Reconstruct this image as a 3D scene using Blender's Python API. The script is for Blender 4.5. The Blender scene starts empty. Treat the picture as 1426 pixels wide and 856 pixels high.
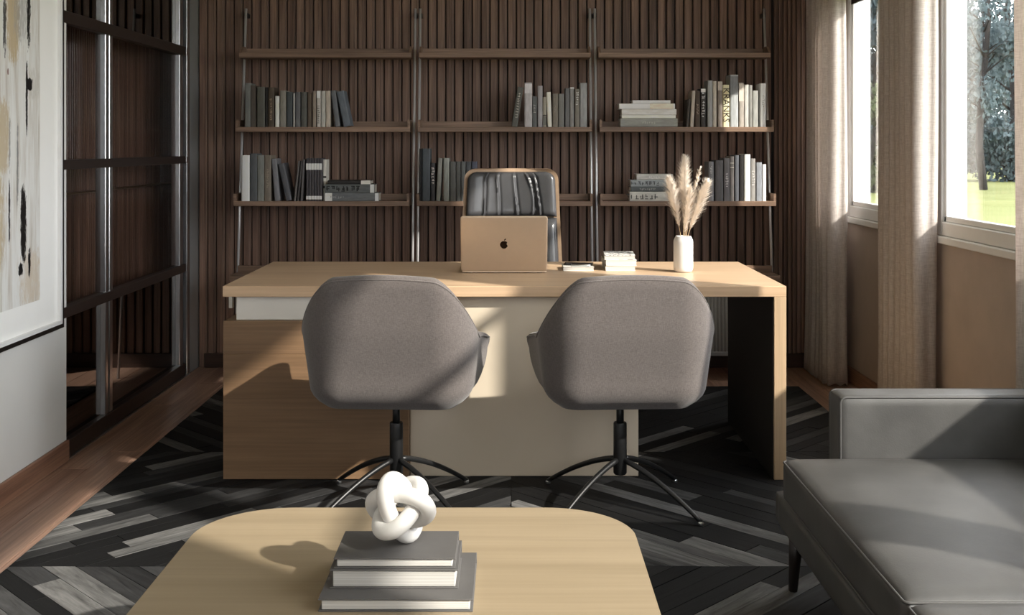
import bpy, bmesh, math, random
from mathutils import Vector, Matrix, Euler
random.seed(11)
S = bpy.context.scene
COL = S.collection
PI = math.pi
# ------------------------------------------------------------------ camera
F, VX, VY, CH = 1556.0, 712.0, 203.0, 1.285      # focal length in px, vanishing point, eye height
cam = bpy.data.cameras.new('camera'); camo = bpy.data.objects.new('camera', cam); COL.objects.link(camo)
cam.sensor_width = 36.0; cam.lens = F * 36.0 / 1426.0
cam.shift_x = (713.0 - VX) / 1426.0; cam.shift_y = -(428.0 - VY) / 1426.0
cam.clip_start = 0.05; cam.clip_end = 300
camo.location = (0, 0, CH); camo.rotation_euler = (PI / 2, 0, 0)
S.camera = camo
# ------------------------------------------------------------------ world, sun, exposure
w = bpy.data.worlds.new('sky'); S.world = w; w.use_nodes = True
bg = w.node_tree.nodes['Background']
bg.inputs[0].default_value = (0.97, 0.98, 1.0, 1); bg.inputs[1].default_value = 8.0
sun = bpy.data.lights.new('sun', 'SUN'); suno = bpy.data.objects.new('sun', sun); COL.objects.link(suno)
sun.energy = 9.0; sun.angle = math.radians(1.1); sun.color = (1.0, 0.93, 0.83)
suno.rotation_euler = Vector((-1.3, 0.955, -1.0)).to_track_quat('-Z', 'Y').to_euler()
suno.location = (6, -4, 6)
S.view_settings.view_transform = 'Standard'; S.view_settings.look = 'None'
S.view_settings.gamma = 1.0; S.view_settings.use_curve_mapping = False
S.view_settings.exposure = 0.0
cy = S.cycles
cy.use_denoising = True; cy.max_bounces = 10; cy.diffuse_bounces = 6; cy.glossy_bounces = 4
cy.transparent_max_bounces = 16; cy.sample_clamp_indirect = 6.0; cy.caustics_reflective = False; cy.caustics_refractive = False

def X(px, d): return (px - VX) * d / F
def Z(py, d): return CH - (py - VY) * d / F

# ------------------------------------------------------------------ materials
def lin(c): 
    return tuple(((v / 255.0) / 12.92 if v / 255.0 <= 0.04045 else ((v / 255.0 + 0.055) / 1.055) ** 2.4) for v in c) + (1.0,)
class NT:
    def __init__(s, name):
        s.m = bpy.data.materials.new(name); s.m.use_nodes = True
        s.t = s.m.node_tree; s.n = s.t.nodes; s.b = s.n['Principled BSDF']; s.out = s.n['Material Output']
    def new(s, t, **kw):
        n = s.n.new(t)
        for k, v in kw.items(): setattr(n, k, v)
        return n
    def link(s, a, b): s.t.links.new(a, b)
    def coord(s, scale=(1, 1, 1), rand=True, kind='Object'):
        tc = s.new('ShaderNodeTexCoord'); src = tc.outputs[kind]
        if rand:
            oi = s.new('ShaderNodeObjectInfo'); mu = s.new('ShaderNodeMath', operation='MULTIPLY'); mu.inputs[1].default_value = 41.0
            s.link(oi.outputs['Random'], mu.inputs[0])
            ad = s.new('ShaderNodeVectorMath', operation='ADD'); s.link(src, ad.inputs[0]); s.link(mu.outputs[0], ad.inputs[1]); src = ad.outputs[0]
        mp = s.new('ShaderNodeMapping'); mp.inputs['Scale'].default_value = scale; s.link(src, mp.inputs['Vector'])
        return mp.outputs[0]
    def noise(s, vec, scale=5, detail=4, rough=0.55, dist=0.0):
        n = s.new('ShaderNodeTexNoise'); n.inputs['Scale'].default_value = scale; n.inputs['Detail'].default_value = detail
        n.inputs['Roughness'].default_value = rough; n.inputs['Distortion'].default_value = dist
        s.link(vec, n.inputs['Vector']); return n.outputs['Fac']
    def ramp(s, fac, stops):
        r = s.new('ShaderNodeValToRGB'); e = r.color_ramp.elements
        while len(e) < len(stops): e.new(0.5)
        for i, (p, c) in enumerate(stops): e[i].position = p; e[i].color = c
        s.link(fac, r.inputs[0]); return r.outputs[0]
    def mix(s, fac, a, b, mode='MIX'):
        m = s.new('ShaderNodeMix', data_type='RGBA', blend_type=mode)
        for sock, v in ((m.inputs[0], fac), (m.inputs[6], a), (m.inputs[7], b)):
            if hasattr(v, 'is_output'): s.link(v, sock)
            else: sock.default_value = v
        return m.outputs[2]
    def math(s, op, a, b=None, c=None, clamp=False):
        m = s.new('ShaderNodeMath', operation=op); m.use_clamp = clamp
        for i, v in enumerate((a, b, c)):
            if v is None: continue
            if hasattr(v, 'is_output'): s.link(v, m.inputs[i])
            else: m.inputs[i].default_value = v
        return m.outputs[0]
    def bump(s, h, strength=0.2, dist=0.01):
        b = s.new('ShaderNodeBump'); b.inputs['Strength'].default_value = strength; b.inputs['Distance'].default_value = dist
        s.link(h, b.inputs['Height']); s.link(b.outputs[0], s.b.inputs['Normal'])
    def set(s, color=None, rough=0.5, metal=0.0, spec=0.5, sheen=0.0, coat=0.0):
        if color is not None:
            if hasattr(color, 'is_output'): s.link(color, s.b.inputs['Base Color'])
            else: s.b.inputs['Base Color'].default_value = color
        s.b.inputs['Roughness'].default_value = rough; s.b.inputs['Metallic'].default_value = metal
        s.b.inputs['Specular IOR Level'].default_value = spec; s.b.inputs['Sheen Weight'].default_value = sheen
        s.b.inputs['Coat Weight'].default_value = coat
        return s.m

def plain(name, c, rough=0.5, metal=0.0, var=0.06, nscale=30, spec=0.5, bump=0.0, sheen=0.0):
    n = NT(name); v = n.coord((1, 1, 1)); f = n.noise(v, nscale, 5)
    a = tuple(x * (1 - var) for x in lin(c)[:3]) + (1,); b = tuple(min(1, x * (1 + var)) for x in lin(c)[:3]) + (1,)
    if bump: n.bump(f, bump, 0.004)
    return n.set(n.ramp(f, [(0.3, a), (0.7, b)]), rough, metal, spec, sheen)

def wood(name, dark, light, axis, rough=0.45, grain=1.0, objvar=0.25, spec=0.4, pores=0.35):
    n = NT(name)
    sc = [11 * grain] * 3; sc[axis] = 0.55 * grain
    v = n.coord(tuple(sc)); f1 = n.noise(v, 1.6, 6, 0.6, 0.5)
    sc2 = [150 * grain] * 3; sc2[axis] = 3.0 * grain
    f2 = n.noise(n.coord(tuple(sc2)), 1.0, 3, 0.6)
    c = n.ramp(f1, [(0.28, lin(dark)), (0.72, lin(light))])
    p = n.ramp(f2, [(0.35, (1 - pores,) * 3 + (1,)), (0.6, (1, 1, 1, 1))])
    c = n.mix(1.0, c, p, 'MULTIPLY')
    oi = n.new('ShaderNodeObjectInfo')
    k = n.math('MULTIPLY_ADD', oi.outputs['Random'], objvar, 1 - objvar / 2)
    hv = n.new('ShaderNodeHueSaturation'); n.link(k, hv.inputs['Value']); n.link(c, hv.inputs['Color'])
    n.bump(f2, 0.10, 0.002)
    return n.set(hv.outputs[0], rough, 0, spec)

def fabric(name, c1, c2, fine=420, rough=0.95, sheen=0.25):
    n = NT(name)
    a = n.noise(n.coord((fine, fine * 0.12, fine * 0.12)), 1, 2); b = n.noise(n.coord((fine * 0.12, fine * 0.12, fine)), 1, 2)
    h = n.math('MULTIPLY', n.math('ADD', a, b), 0.5)
    big = n.noise(n.coord((3, 3, 3)), 1, 3)
    c = n.ramp(h, [(0.38, lin(c1)), (0.62, lin(c2))])
    n.bump(h, 0.35, 0.002)
    return n.set(c, rough, 0, 0.2, sheen)

def glass(name, tint, rough=0.0, ior=1.5):
    n = NT(name); n.n.remove(n.b)
    tr = n.new('ShaderNodeBsdfTransparent'); tr.inputs[0].default_value = tint
    gl = n.new('ShaderNodeBsdfGlossy'); gl.inputs['Roughness'].default_value = rough; gl.inputs[0].default_value = (1, 1, 1, 1)
    lw_ = n.new('ShaderNodeLayerWeight'); lw_.inputs['Blend'].default_value = 0.5; r0 = ((ior - 1) / (ior + 1)) ** 2
    fr = n.math('MULTIPLY_ADD', n.math('POWER', lw_.outputs['Facing'], 4.0), 1 - r0, r0)     # same from both sides
    mx = n.new('ShaderNodeMixShader'); n.link(fr, mx.inputs[0]); n.link(tr.outputs[0], mx.inputs[1]); n.link(gl.outputs[0], mx.inputs[2])
    n.link(mx.outputs[0], n.out.inputs['Surface']); return n.m

M = {}
M['slat'] = wood('walnut_slat', (92, 69, 58), (152, 124, 108), 2, 0.5, 1.0, 0.35)
M['slat_back'] = plain('slat_backing', (24, 17, 14), 0.8)
M['shelf'] = wood('walnut_shelf', (112, 89, 74), (156, 128, 108), 0, 0.45, 1.0, 0.15)
M['oak_x'] = wood('oak_desk', (196, 164, 132), (214, 184, 152), 0, 0.38, 0.7, 0.05, 0.4, 0.14)
M['oak_z'] = wood('oak_upright', (178, 151, 121), (200, 174, 143), 2, 0.4, 0.7, 0.05, 0.4, 0.14)
M['oak_brown'] = wood('oak_pedestal', (116, 90, 66), (136, 108, 82), 0, 0.45, 0.9, 0.1, 0.4, 0.16)
M['oak_pale'] = wood('oak_table', (146, 130, 106), (164, 147, 122), 0, 0.33, 0.55, 0.03, 0.4, 0.08)
M['floor'] = wood('walnut_floor', (150, 114, 97), (196, 160, 139), 1, 0.36, 0.8, 0.22, 0.5)
M['floor_base'] = plain('subfloor', (40, 27, 22), 0.8)
M['baseboard'] = wood('walnut_baseboard', (132, 96, 78), (178, 138, 114), 1, 0.4, 0.8, 0.1)
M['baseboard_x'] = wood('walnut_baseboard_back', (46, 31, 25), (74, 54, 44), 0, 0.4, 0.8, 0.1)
M['wall'] = plain('grey_plaster', (220, 219, 216), 0.85, 0, 0.03, 3, 0.2, 0.05)
M['wall_r'] = plain('taupe_plaster', (180, 166, 156), 0.85, 0, 0.06, 6, 0.2, 0.08)
M['ceiling'] = plain('white_ceiling', (236, 234, 230), 0.9, 0, 0.02, 3, 0.2)
M['metal_grey'] = plain('brushed_grey_wall', (150, 152, 152), 0.45, 0.3, 0.05, 6)
M['alu'] = plain('aluminium', (205, 206, 208), 0.28, 1.0, 0.04, 40)
M['steel'] = plain('steel_post', (226, 226, 228), 0.3, 0.55, 0.03, 40)
M['bronze'] = plain('dark_bronze', (52, 42, 38), 0.4, 0.3, 0.06, 30)
M['black_metal'] = plain('black_metal', (26, 26, 27), 0.38, 0.2, 0.06, 40)
M['brass'] = plain('brass', (190, 160, 110), 0.3, 1.0, 0.05, 20)
M['tint_glass'] = glass('smoked_glass', (0.30, 0.28, 0.27, 1), 0.01, 1.55)
M['reed_glass'] = glass('reeded_glass', (0.62, 0.56, 0.53, 1), 0.04, 1.5)
M['win_glass'] = glass('window_glass', (0.97, 0.98, 0.98, 1), 0.0, 1.45)
M['closet_slat'] = wood('closet_slat', (110, 84, 72), (176, 146, 130), 2, 0.5, 1.0, 0.7)
M['closet'] = plain('dark_closet', (52, 42, 38), 0.8)
M['white_paint'] = plain('white_frame', (236, 236, 236), 0.45, 0, 0.02, 10)
M['white_lacquer'] = plain('white_lacquer', (214, 210, 203), 0.4, 0, 0.02, 8)
M['beige_panel'] = plain('beige_lacquer', (212, 198, 178), 0.42, 0, 0.02, 6)
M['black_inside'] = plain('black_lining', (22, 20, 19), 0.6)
M['rib_grey'] = plain('rib_grey', (150, 148, 144), 0.5)
M['chair_fab'] = fabric('grey_weave', (86, 80, 78), (106, 99, 97), 800)
M['curtain'] = None
M['leather'] = None
M['paper'] = None
M['gold'] = plain('warm_aluminium', (206, 184, 160), 0.36, 0.45, 0.02, 30)
M['logo'] = plain('dark_mirror', (48, 36, 28), 0.15, 0.8)
M['keys'] = plain('dark_keys', (30, 30, 32), 0.5)
M['tan'] = plain('tan_leather', (176, 148, 122), 0.5, 0, 0.06, 60, 0.4, 0.1)
M['ceramic'] = plain('white_ceramic', (208, 206, 203), 0.55, 0, 0.02, 40, 0.4, 0.06)
M['vase'] = plain('white_vase', (214, 213, 211), 0.35, 0, 0.01, 10)
M['white_paper'] = plain('white_cover', (214, 211, 205), 0.6, 0, 0.03, 20)
M['black_plastic'] = plain('black_phone', (20, 20, 22), 0.2)
M['frame_black'] = plain('frame_black', (20, 19, 18), 0.4)
M['mat_board'] = plain('mat_board', (247, 247, 245), 0.9, 0, 0.01, 10)
M['dark_leg'] = plain('dark_wood_leg', (34, 28, 25), 0.4)
M['rug_base'] = plain('rug_backing', (14, 14, 14), 0.95)
M['grey_cover'] = plain('grey_cover', (88, 86, 85), 0.6, 0, 0.04, 60)
M['blind'] = plain('dark_transom', (50, 40, 34), 0.5)

def leather(name, c, rough, bumpk=0.25):
    n = NT(name); v = n.coord((1, 1, 1)); f = n.noise(v, 260, 3); g = n.noise(v, 7, 4)
    a = tuple(x * 0.82 for x in lin(c)[:3]) + (1,); b = tuple(x * 1.18 for x in lin(c)[:3]) + (1,)
    n.bump(f, bumpk, 0.001)
    return n.set(n.ramp(g, [(0.3, a), (0.7, b)]), rough, 0, 0.5)
M['leather'] = leather('grey_leather', (78, 77, 76), 0.46)
M['leather_dark'] = leather('dark_glossy_leather', (66, 66, 68), 0.22, 0.08)
def pages():
    n = NT('page_edges'); sc = n.coord((2, 2, 700)); f = n.noise(sc, 1, 2)
    return n.set(n.ramp(f, [(0.35, lin((176, 173, 168))), (0.65, lin((210, 208, 204)))]), 0.9, 0, 0.1)
M['pages_h'] = pages()
M['pages_v'] = plain('page_block', (206, 198, 184), 0.9)
def curtain_mat():
    n = NT('linen_curtain'); v = n.coord((1, 1, 1))
    a = n.noise(n.coord((320, 320, 30)), 1, 2); b = n.noise(n.coord((30, 30, 320)), 1, 2)
    h = n.math('MULTIPLY', n.math('ADD', a, b), 0.5)
    c = n.ramp(h, [(0.38, lin((200, 190, 184))), (0.62, lin((224, 216, 210)))])
    n.set(c, 0.95, 0, 0.1, 0.1); n.bump(h, 0.2, 0.002)
    tl = n.new('ShaderNodeBsdfTranslucent'); n.link(c, tl.inputs[0])
    mx = n.new('ShaderNodeMixShader'); mx.inputs[0].default_value = 0.45
    n.link(n.b.outputs[0], mx.inputs[1]); n.link(tl.outputs[0], mx.inputs[2]); n.link(mx.outputs[0], n.out.inputs['Surface'])
    return n.m
M['curtain'] = curtain_mat()
def hide_mat():
    n = NT('patchwork_hide'); oi = n.new('ShaderNodeObjectInfo')
    v = n.coord((5, 42, 42)); f = n.noise(v, 1.0, 5, 0.65, 0.6)
    g = n.noise(n.coord((14, 30, 30)), 1.0, 4, 0.6)
    base = n.ramp(oi.outputs['Random'], [(0.0, lin((6, 6, 7))), (0.5, lin((15, 15, 16))), (0.78, lin((58, 58, 59))), (1.0, lin((122, 121, 120)))])
    k = n.ramp(f, [(0.3, (0.35, 0.35, 0.35, 1)), (0.7, (1.35, 1.35, 1.35, 1))])
    c = n.mix(1.0, base, k, 'MULTIPLY')
    c = n.mix(n.math('MULTIPLY', g, 0.2), c, lin((34, 34, 36)))
    n.bump(f, 0.35, 0.004)
    return n.set(c, 0.7, 0, 0.25, 0.0)
M['hide'] = hide_mat()

# ------------------------------------------------------------------ mesh helpers
def obj(name, bm, mat, parent=None, smooth=False, loc=None):
    me = bpy.data.meshes.new(name)
    if isinstance(bm, bpy.types.Mesh): me = bm
    else:
        bmesh.ops.recalc_face_normals(bm, faces=bm.faces[:]); bm.to_mesh(me); bm.free()
        if smooth:
            for p in me.polygons: p.use_smooth = True
    if mat is not None and not me.materials: me.materials.append(mat)
    o = bpy.data.objects.new(name, me); COL.objects.link(o)
    if parent: o.parent = parent
    if loc: o.location = loc
    return o
def share(src, parent, loc=None, rot=None):
    o = src.copy(); COL.objects.link(o); o.parent = parent
    if loc is not None: o.location = loc
    if rot is not None: o.rotation_euler = rot
    return o
def tag(o, label, cat, group=None):
    o['label'] = label; o['category'] = cat
    if group: o['group'] = group
    return o
def thing(name, label, cat, loc=(0, 0, 0), rotz=0.0, group=None):
    o = bpy.data.objects.new(name, None); COL.objects.link(o); o.location = loc; o.rotation_euler = (0, 0, rotz)
    o.empty_display_size = 0.1
    return tag(o, label, cat, group)
def structure(o): o['kind'] = 'structure'; return o
def smooth_angle(o, deg=40):
    me = o.data
    for p in me.polygons: p.use_smooth = True
    try: me.set_sharp_from_angle(angle=math.radians(deg))
    except Exception: pass
    return o

def box(bm, x0, x1, y0, y1, z0, z1, bev=0.0, seg=1):
    r = bmesh.ops.create_cube(bm, size=1.0); vs = r['verts']
    for v in vs: v.co = Vector(((x0 + x1) / 2 + v.co.x * (x1 - x0), (y0 + y1) / 2 + v.co.y * (y1 - y0), (z0 + z1) / 2 + v.co.z * (z1 - z0)))
    if bev > 0:
        es = set(e for v in vs for e in v.link_edges)
        bmesh.ops.bevel(bm, geom=list(es), offset=bev, segments=seg, profile=0.5, affect='EDGES')
    return bm
def B(*a, **k): return box(bmesh.new(), *a, **k)
def rbox(sx, sy, sz, r, n=10, puff=0.0, puffn=4):
    """rounded soft box centred on the origin, top puffed up"""
    bm = bmesh.new(); bmesh.ops.create_cube(bm, size=2.0)
    bmesh.ops.subdivide_edges(bm, edges=bm.edges[:], cuts=n, use_grid_fill=True)
    hx, hy, hz = sx / 2, sy / 2, sz / 2
    for v in bm.verts:
        u = v.co.copy()
        def warp(t): return math.copysign(1 - (1 - abs(t)) ** 1.6, t)
        p = Vector((warp(u.x) * hx, warp(u.y) * hy, warp(u.z) * hz))
        rr = min(r, hx, hy, hz)
        q = Vector((max(-hx + rr, min(hx - rr, p.x)), max(-hy + rr, min(hy - rr, p.y)), max(-hz + rr, min(hz - rr, p.z))))
        dd = p - q
        if dd.length > 1e-9: 
            m = max(abs(dd.x), abs(dd.y), abs(dd.z)) 
            p = q + dd.normalized() * rr * (m / rr)
        if puff and p.z > 0: p.z += puff * (1 - abs(p.x / hx) ** puffn) * (1 - abs(p.y / hy) ** puffn)
        v.co = p
    return bm
def tube(bm, pts, r, seg=10, closed=False, caps=True):
    """sweep a circle along pts; r is a number or a list"""
    pts = [Vector(p) for p in pts]; n = len(pts)
    rs = r if isinstance(r, (list, tuple)) else [r] * n
    rings = []; up = None
    for i in range(n):
        if closed: t = (pts[(i + 1) % n] - pts[i - 1])
        else: t = pts[min(i + 1, n - 1)] - pts[max(i - 1, 0)]
        t.normalize()
        if up is None:
            up = Vector((0, 0, 1)) if abs(t.z) < 0.9 else Vector((1, 0, 0))
        s = t.cross(up).normalized(); up = s.cross(t).normalized()
        rings.append([bm.verts.new(pts[i] + (s * math.cos(a) + up * math.sin(a)) * rs[i]) for a in (2 * PI * k / seg for k in range(seg))])
    m = n if closed else n - 1
    for i in range(m):
        a, b = rings[i], rings[(i + 1) % n]
        off = 0
        if closed and i == n - 1:
            off = min(range(seg), key=lambda k: (a[0].co - b[k].co).length)
        for k in range(seg):
            bm.faces.new((a[k], a[(k + 1) % seg], b[(k + 1 + off) % seg], b[(k + off) % seg]))
    if not closed and caps:
        bm.faces.new(rings[0][::-1]); bm.faces.new(rings[-1])
    return bm
def lathe(bm, prof, seg=32, c=(0, 0)):
    rings = []
    for r, z in prof:
        if r < 1e-6: rings.append([bm.verts.new((c[0], c[1], z))])
        else: rings.append([bm.verts.new((c[0] + r * math.cos(2 * PI * k / seg), c[1] + r * math.sin(2 * PI * k / seg), z)) for k in range(seg)])
    for a, b in zip(rings, rings[1:]):
        for k in range(seg):
            k2 = (k + 1) % seg
            if len(a) == 1 and len(b) > 1: bm.faces.new((a[0], b[k], b[k2]))
            elif len(b) == 1 and len(a) > 1: bm.faces.new((a[k], a[k2], b[0]))
            elif len(a) > 1: bm.faces.new((a[k], a[k2], b[k2], b[k]))
    return bm
def prism(bm, poly, z0, z1):
    lo = [bm.verts.new((p[0], p[1], z0)) for p in poly]; hi = [bm.verts.new((p[0], p[1], z1)) for p in poly]
    n = len(poly)
    bm.faces.new(lo[::-1]); bm.faces.new(hi)
    for i in range(n): bm.faces.new((lo[i], lo[(i + 1) % n], hi[(i + 1) % n], hi[i]))
    return bm
def round_rect(x0, x1, y0, y1, r, n=10):
    P = []
    for cx, cy_, a0 in ((x1 - r, y1 - r, 0), (x0 + r, y1 - r, PI / 2), (x0 + r, y0 + r, PI), (x1 - r, y0 + r, 1.5 * PI)):
        for k in range(n + 1):
            a = a0 + PI / 2 * k / n; P.append((cx + r * math.cos(a), cy_ + r * math.sin(a)))
    return P
def sstep(a, b, x):
    t = max(0.0, min(1.0, (x - a) / (b - a))); return t * t * (3 - 2 * t)
def text_mesh(s, size, bold=0.0):
    cu = bpy.data.curves.new('lettering', 'FONT'); cu.body = s; cu.size = size; cu.align_x = 'CENTER'; cu.align_y = 'CENTER'
    cu.offset = bold; cu.resolution_u = 2
    o = bpy.data.objects.new('lettering_tmp', cu); COL.objects.link(o)
    dg = bpy.context.evaluated_depsgraph_get()
    me = bpy.data.meshes.new_from_object(o.evaluated_get(dg)); bpy.data.objects.remove(o); bpy.data.curves.remove(cu)
    return me

# ================================================================== THE ROOM
XL, XR, YB, YF, ZC = -1.82, 1.85, 6.52, -2.6, 2.85
# ---- floor with planks
fl = structure(obj('floor', B(XL - 0.9, XR + 0.0, YF, YB, -0.06, -0.012), M['floor_base']))
pw = 0.132; x = XL - 0.0
mesh_cache = {}
c = 0
while x < XR - 0.01:
    x1 = min(x + pw, XR); y = YF - random.uniform(0, 1.0)
    while y < YB:
        L = random.choice((1.1, 1.35, 1.6)); a, b = max(y, YF), min(y + L, YB)
        if b - a > 0.05 and b > 1.5:
            obj('plank', B(x + 0.0008, x1 - 0.0008, a + 0.0008, b - 0.0008, -0.012, 0.0, 0.0009), M['floor'], fl)
        elif b - a > 0.05:
            obj('plank', B(x + 0.0008, x1 - 0.0008, a + 0.0008, b - 0.0008, -0.012, 0.0), M['floor'], fl)
        y += L
    x += pw
structure(obj('ceiling', B(XL - 0.95, XR + 0.2, YF, YB + 0.1, ZC, ZC + 0.1), M['ceiling']))
# ---- back wall of walnut slats
wb = structure(obj('wall_back', B(XL - 0.95, XR + 0.2, YB, YB + 0.1, -0.05, ZC), M['slat_back']))
def slat_mesh(wd, dp, sp):
    bm = bmesh.new(); h = ZC
    st = wd * sp
    prof = [(-wd / 2, 0), (-wd / 2, -dp * 0.86), (-wd / 2 + 0.003, -dp), (-wd / 2 + st - 0.002, -dp), (-wd / 2 + st, -dp * 0.9), (-wd / 2 + st, -dp * 0.45), (wd / 2, -dp * 0.38), (wd / 2, 0)]
    prism(bm, prof, 0.0, h); me = bpy.data.meshes.new('slat'); bmesh.ops.recalc_face_normals(bm, faces=bm.faces[:]); bm.to_mesh(me); bm.free()
    me.materials.append(M['slat']); return me
sm = [slat_mesh(0.0445, 0.027, 0.72), slat_mesh(0.044, 0.024, 0.58), slat_mesh(0.0445, 0.023, 0.85)]
snar = [slat_mesh(0.0225, 0.018, 0.7), slat_mesh(0.0235, 0.015, 0.6)]
x = X(283, 6.5)
while x < XR:
    if x < 1.53: me = random.choice(sm); p = 0.0513
    else: me = random.choice(snar); p = 0.0265
    o = obj('slat', me, None, wb); o.location = (x, YB, 0); x += p
structure(obj('baseboard_back', B(-1.78, XR, YB - 0.045, YB - 0.027, 0, 0.082, 0.003), M['baseboard_x']))
# ---- left wall with opening for the sliding glass door
bm = bmesh.new(); DO0, DO1 = 4.57, 6.33
box(bm, XL - 0.10, XL, YF, DO0, 0, ZC); box(bm, XL - 0.10, XL, DO0, DO1, 2.47, ZC)
structure(obj('wall_left', bm, M['wall']))
structure(obj('trim_1', B(XL - 0.10, XL, DO1, YB, 0, ZC), M['metal_grey']))
structure(obj('baseboard_left', B(XL, XL + 0.014, YF, DO0, 0, 0.085, 0.003), M['baseboard']))
# closet beyond the glass
bm = bmesh.new()
box(bm, XL - 0.92, XL - 0.90, 3.9, YB, 0, ZC); box(bm, XL - 0.92, XL - 0.1, 3.88, 3.9, 0, ZC)
wc = structure(obj('wall_closet', bm, M['closet']))
bm = B(0, 0.014, -0.0085, 0.0085, 0.56, 1.86, 0.002); first = obj('slat', bm, M['closet_slat'], wc); first.location = (XL - 0.24, 3.95, 0); yy = 3.98
obj('slat_panel', B(XL - 0.262, XL - 0.24, 3.92, YB, 0.55, 1.87), M['closet'], wc)
while yy < YB - 0.02: share(first, wc, (XL - 0.24, yy, 0)); yy += 0.028
rail = obj('bright_line_rail', tube(bmesh.new(), [(-1.985, 3.92, 1.07), (-1.985, 6.50, 1.07)], 0.006, 8), M['brass'], None, True)  # added to give the thin bright line across the panes
tag(rail, 'thin brass rail added for the bright line across the ribbed glass', 'rail')
# ---- sliding glass door
dr = bpy.data.objects.new('door_1', None); COL.objects.link(dr); structure(dr); dr.location = (XL, 0, 0)
DX = -0.02
def dpart(name, bm, m, parent=dr): return obj(name, bm, M[m], parent)
for a, b in ((4.40, 4.46), (5.035, 5.07), (5.085, 5.125), (6.16, 6.225)):
    dpart('stile', B(DX - 0.035, DX + 0.012, a, b, 0.05, 2.44, 0.003), 'alu')
for zc, h in ((1.812, 0.05), (1.208, 0.04), (0.605, 0.044), (2.42, 0.05)):
    rl = dpart('rail', B(DX - 0.03, DX + 0.024, 4.40, 6.24, zc - h / 2, zc + h / 2, 0.002), 'bronze')
    obj('end_cap', B(DX - 0.02, DX + 0.026, 6.24, 6.262, zc - h / 2 + 0.004, zc + h / 2 - 0.004, 0.002), M['alu'], rl)
dpart('bottom_rail', B(DX - 0.03, DX + 0.02, 4.40, 6.24, 0.004, 0.075, 0.003), 'bronze')
dpart('track', B(DX - 0.03, DX + 0.03, 4.40, 6.30, 0.0, 0.006), 'alu')
dpart('jamb', B(DX - 0.06, DX + 0.02, 6.27, 6.33, 0.0, 2.47, 0.003), 'alu')
def reeded(y0, y1, z0, z1):
    bm = bmesh.new(); n = int((y1 - y0) / 0.0215); pr = []
    for i in range(n):
        for k in range(6):
            t = (i + k / 6.0) / n; pr.append((DX - 0.012 + 0.0042 * abs(math.sin(PI * k / 6.0)), y0 + (y1 - y0) * t))
    pr.append((DX - 0.012, y1))
    lo = [bm.verts.new((a, b, z0)) for a, b in pr]; hi = [bm.verts.new((a, b, z1)) for a, b in pr]
    for i in range(len(pr) - 1): bm.faces.new((lo[i], lo[i + 1], hi[i + 1], hi[i]))
    return bm
for y0, y1 in ((4.46, 5.035), (5.125, 6.16)):
    for z0, z1 in ((0.627, 1.188), (1.228, 1.787)):
        o = dpart('reeded_pane', reeded(y0, y1, z0, z1), 'reed_glass'); smooth_angle(o, 60)
    for z0, z1 in ((0.075, 0.583), (1.837, 2.395)):
        dpart('clear_pane', B(DX - 0.014, DX - 0.010, y0, y1, z0, z1), 'tint_glass')
# ---- right wall with windows
SILL, TOP, XO = 0.90, 2.72, 1.965
wins = [(-1.9, -0.55, -1.22), (0.545, 1.73, None), (1.84, 2.97, None), (3.40, 4.84, None), (5.58, 6.14, None)]  # the first one, unseen behind the camera, is added for extra light
bm = bmesh.new()
box(bm, XR, XO, YF, YB, -0.3, SILL); box(bm, XR, XO, YF, YB, TOP, ZC)
prev = YF
for a, b, m in wins:
    box(bm, XR, XO, prev, a, SILL, TOP); prev = b
box(bm, XR, XO, prev, YB, SILL, TOP)
wr = structure(obj('wall_right', bm, M['wall_r']))
structure(obj('baseboard_right', B(XR - 0.014, XR, YF, YB - 0.03, 0, 0.085, 0.003), M['baseboard']))
bm = bmesh.new(); RW = (-0.75, 0.75, 1.0, 2.4)      # wall behind the camera, its window added for fill light
box(bm, XL - 0.1, RW[0], YF - 0.1, YF, -0.05, ZC); box(bm, RW[1], XO, YF - 0.1, YF, -0.05, ZC); box(bm, RW[0], RW[1], YF - 0.1, YF, -0.05, RW[2]); box(bm, RW[0], RW[1], YF - 0.1, YF, RW[3], ZC)
structure(obj('wall_front', bm, M['wall']))
e = bpy.data.objects.new('window_6', None); COL.objects.link(e); structure(e); e.location = (0, YF - 0.05, RW[2]); H_ = RW[3] - RW[2]  # invented rear window, lets in sky light to brighten the back of the room
bm = bmesh.new()
for xx in (-0.75, -0.025, 0.70): box(bm, xx, xx + 0.05, -0.03, 0.03, 0, H_, 0.003)
box(bm, -0.70, 0.70, -0.03, 0.03, 0, 0.06, 0.003); box(bm, -0.70, 0.70, -0.03, 0.03, H_ - 0.06, H_, 0.003)
obj('frame', bm, M['white_paint'], e)
for x0, x1 in ((-0.70, -0.025), (0.025, 0.70)): obj('pane', B(x0, x1, -0.002, 0.002, 0.06, H_ - 0.06), M['win_glass'], e)
pl = bpy.data.lights.new('portal', 'AREA'); pl.shape = 'RECTANGLE'; pl.size = 1.5; pl.size_y = H_; pl.cycles.is_portal = True
po = bpy.data.objects.new('portal', pl); COL.objects.link(po); po.location = (0, YF - 0.12, RW[2] + H_ / 2); po.rotation_euler = (PI / 2, 0, 0)
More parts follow.
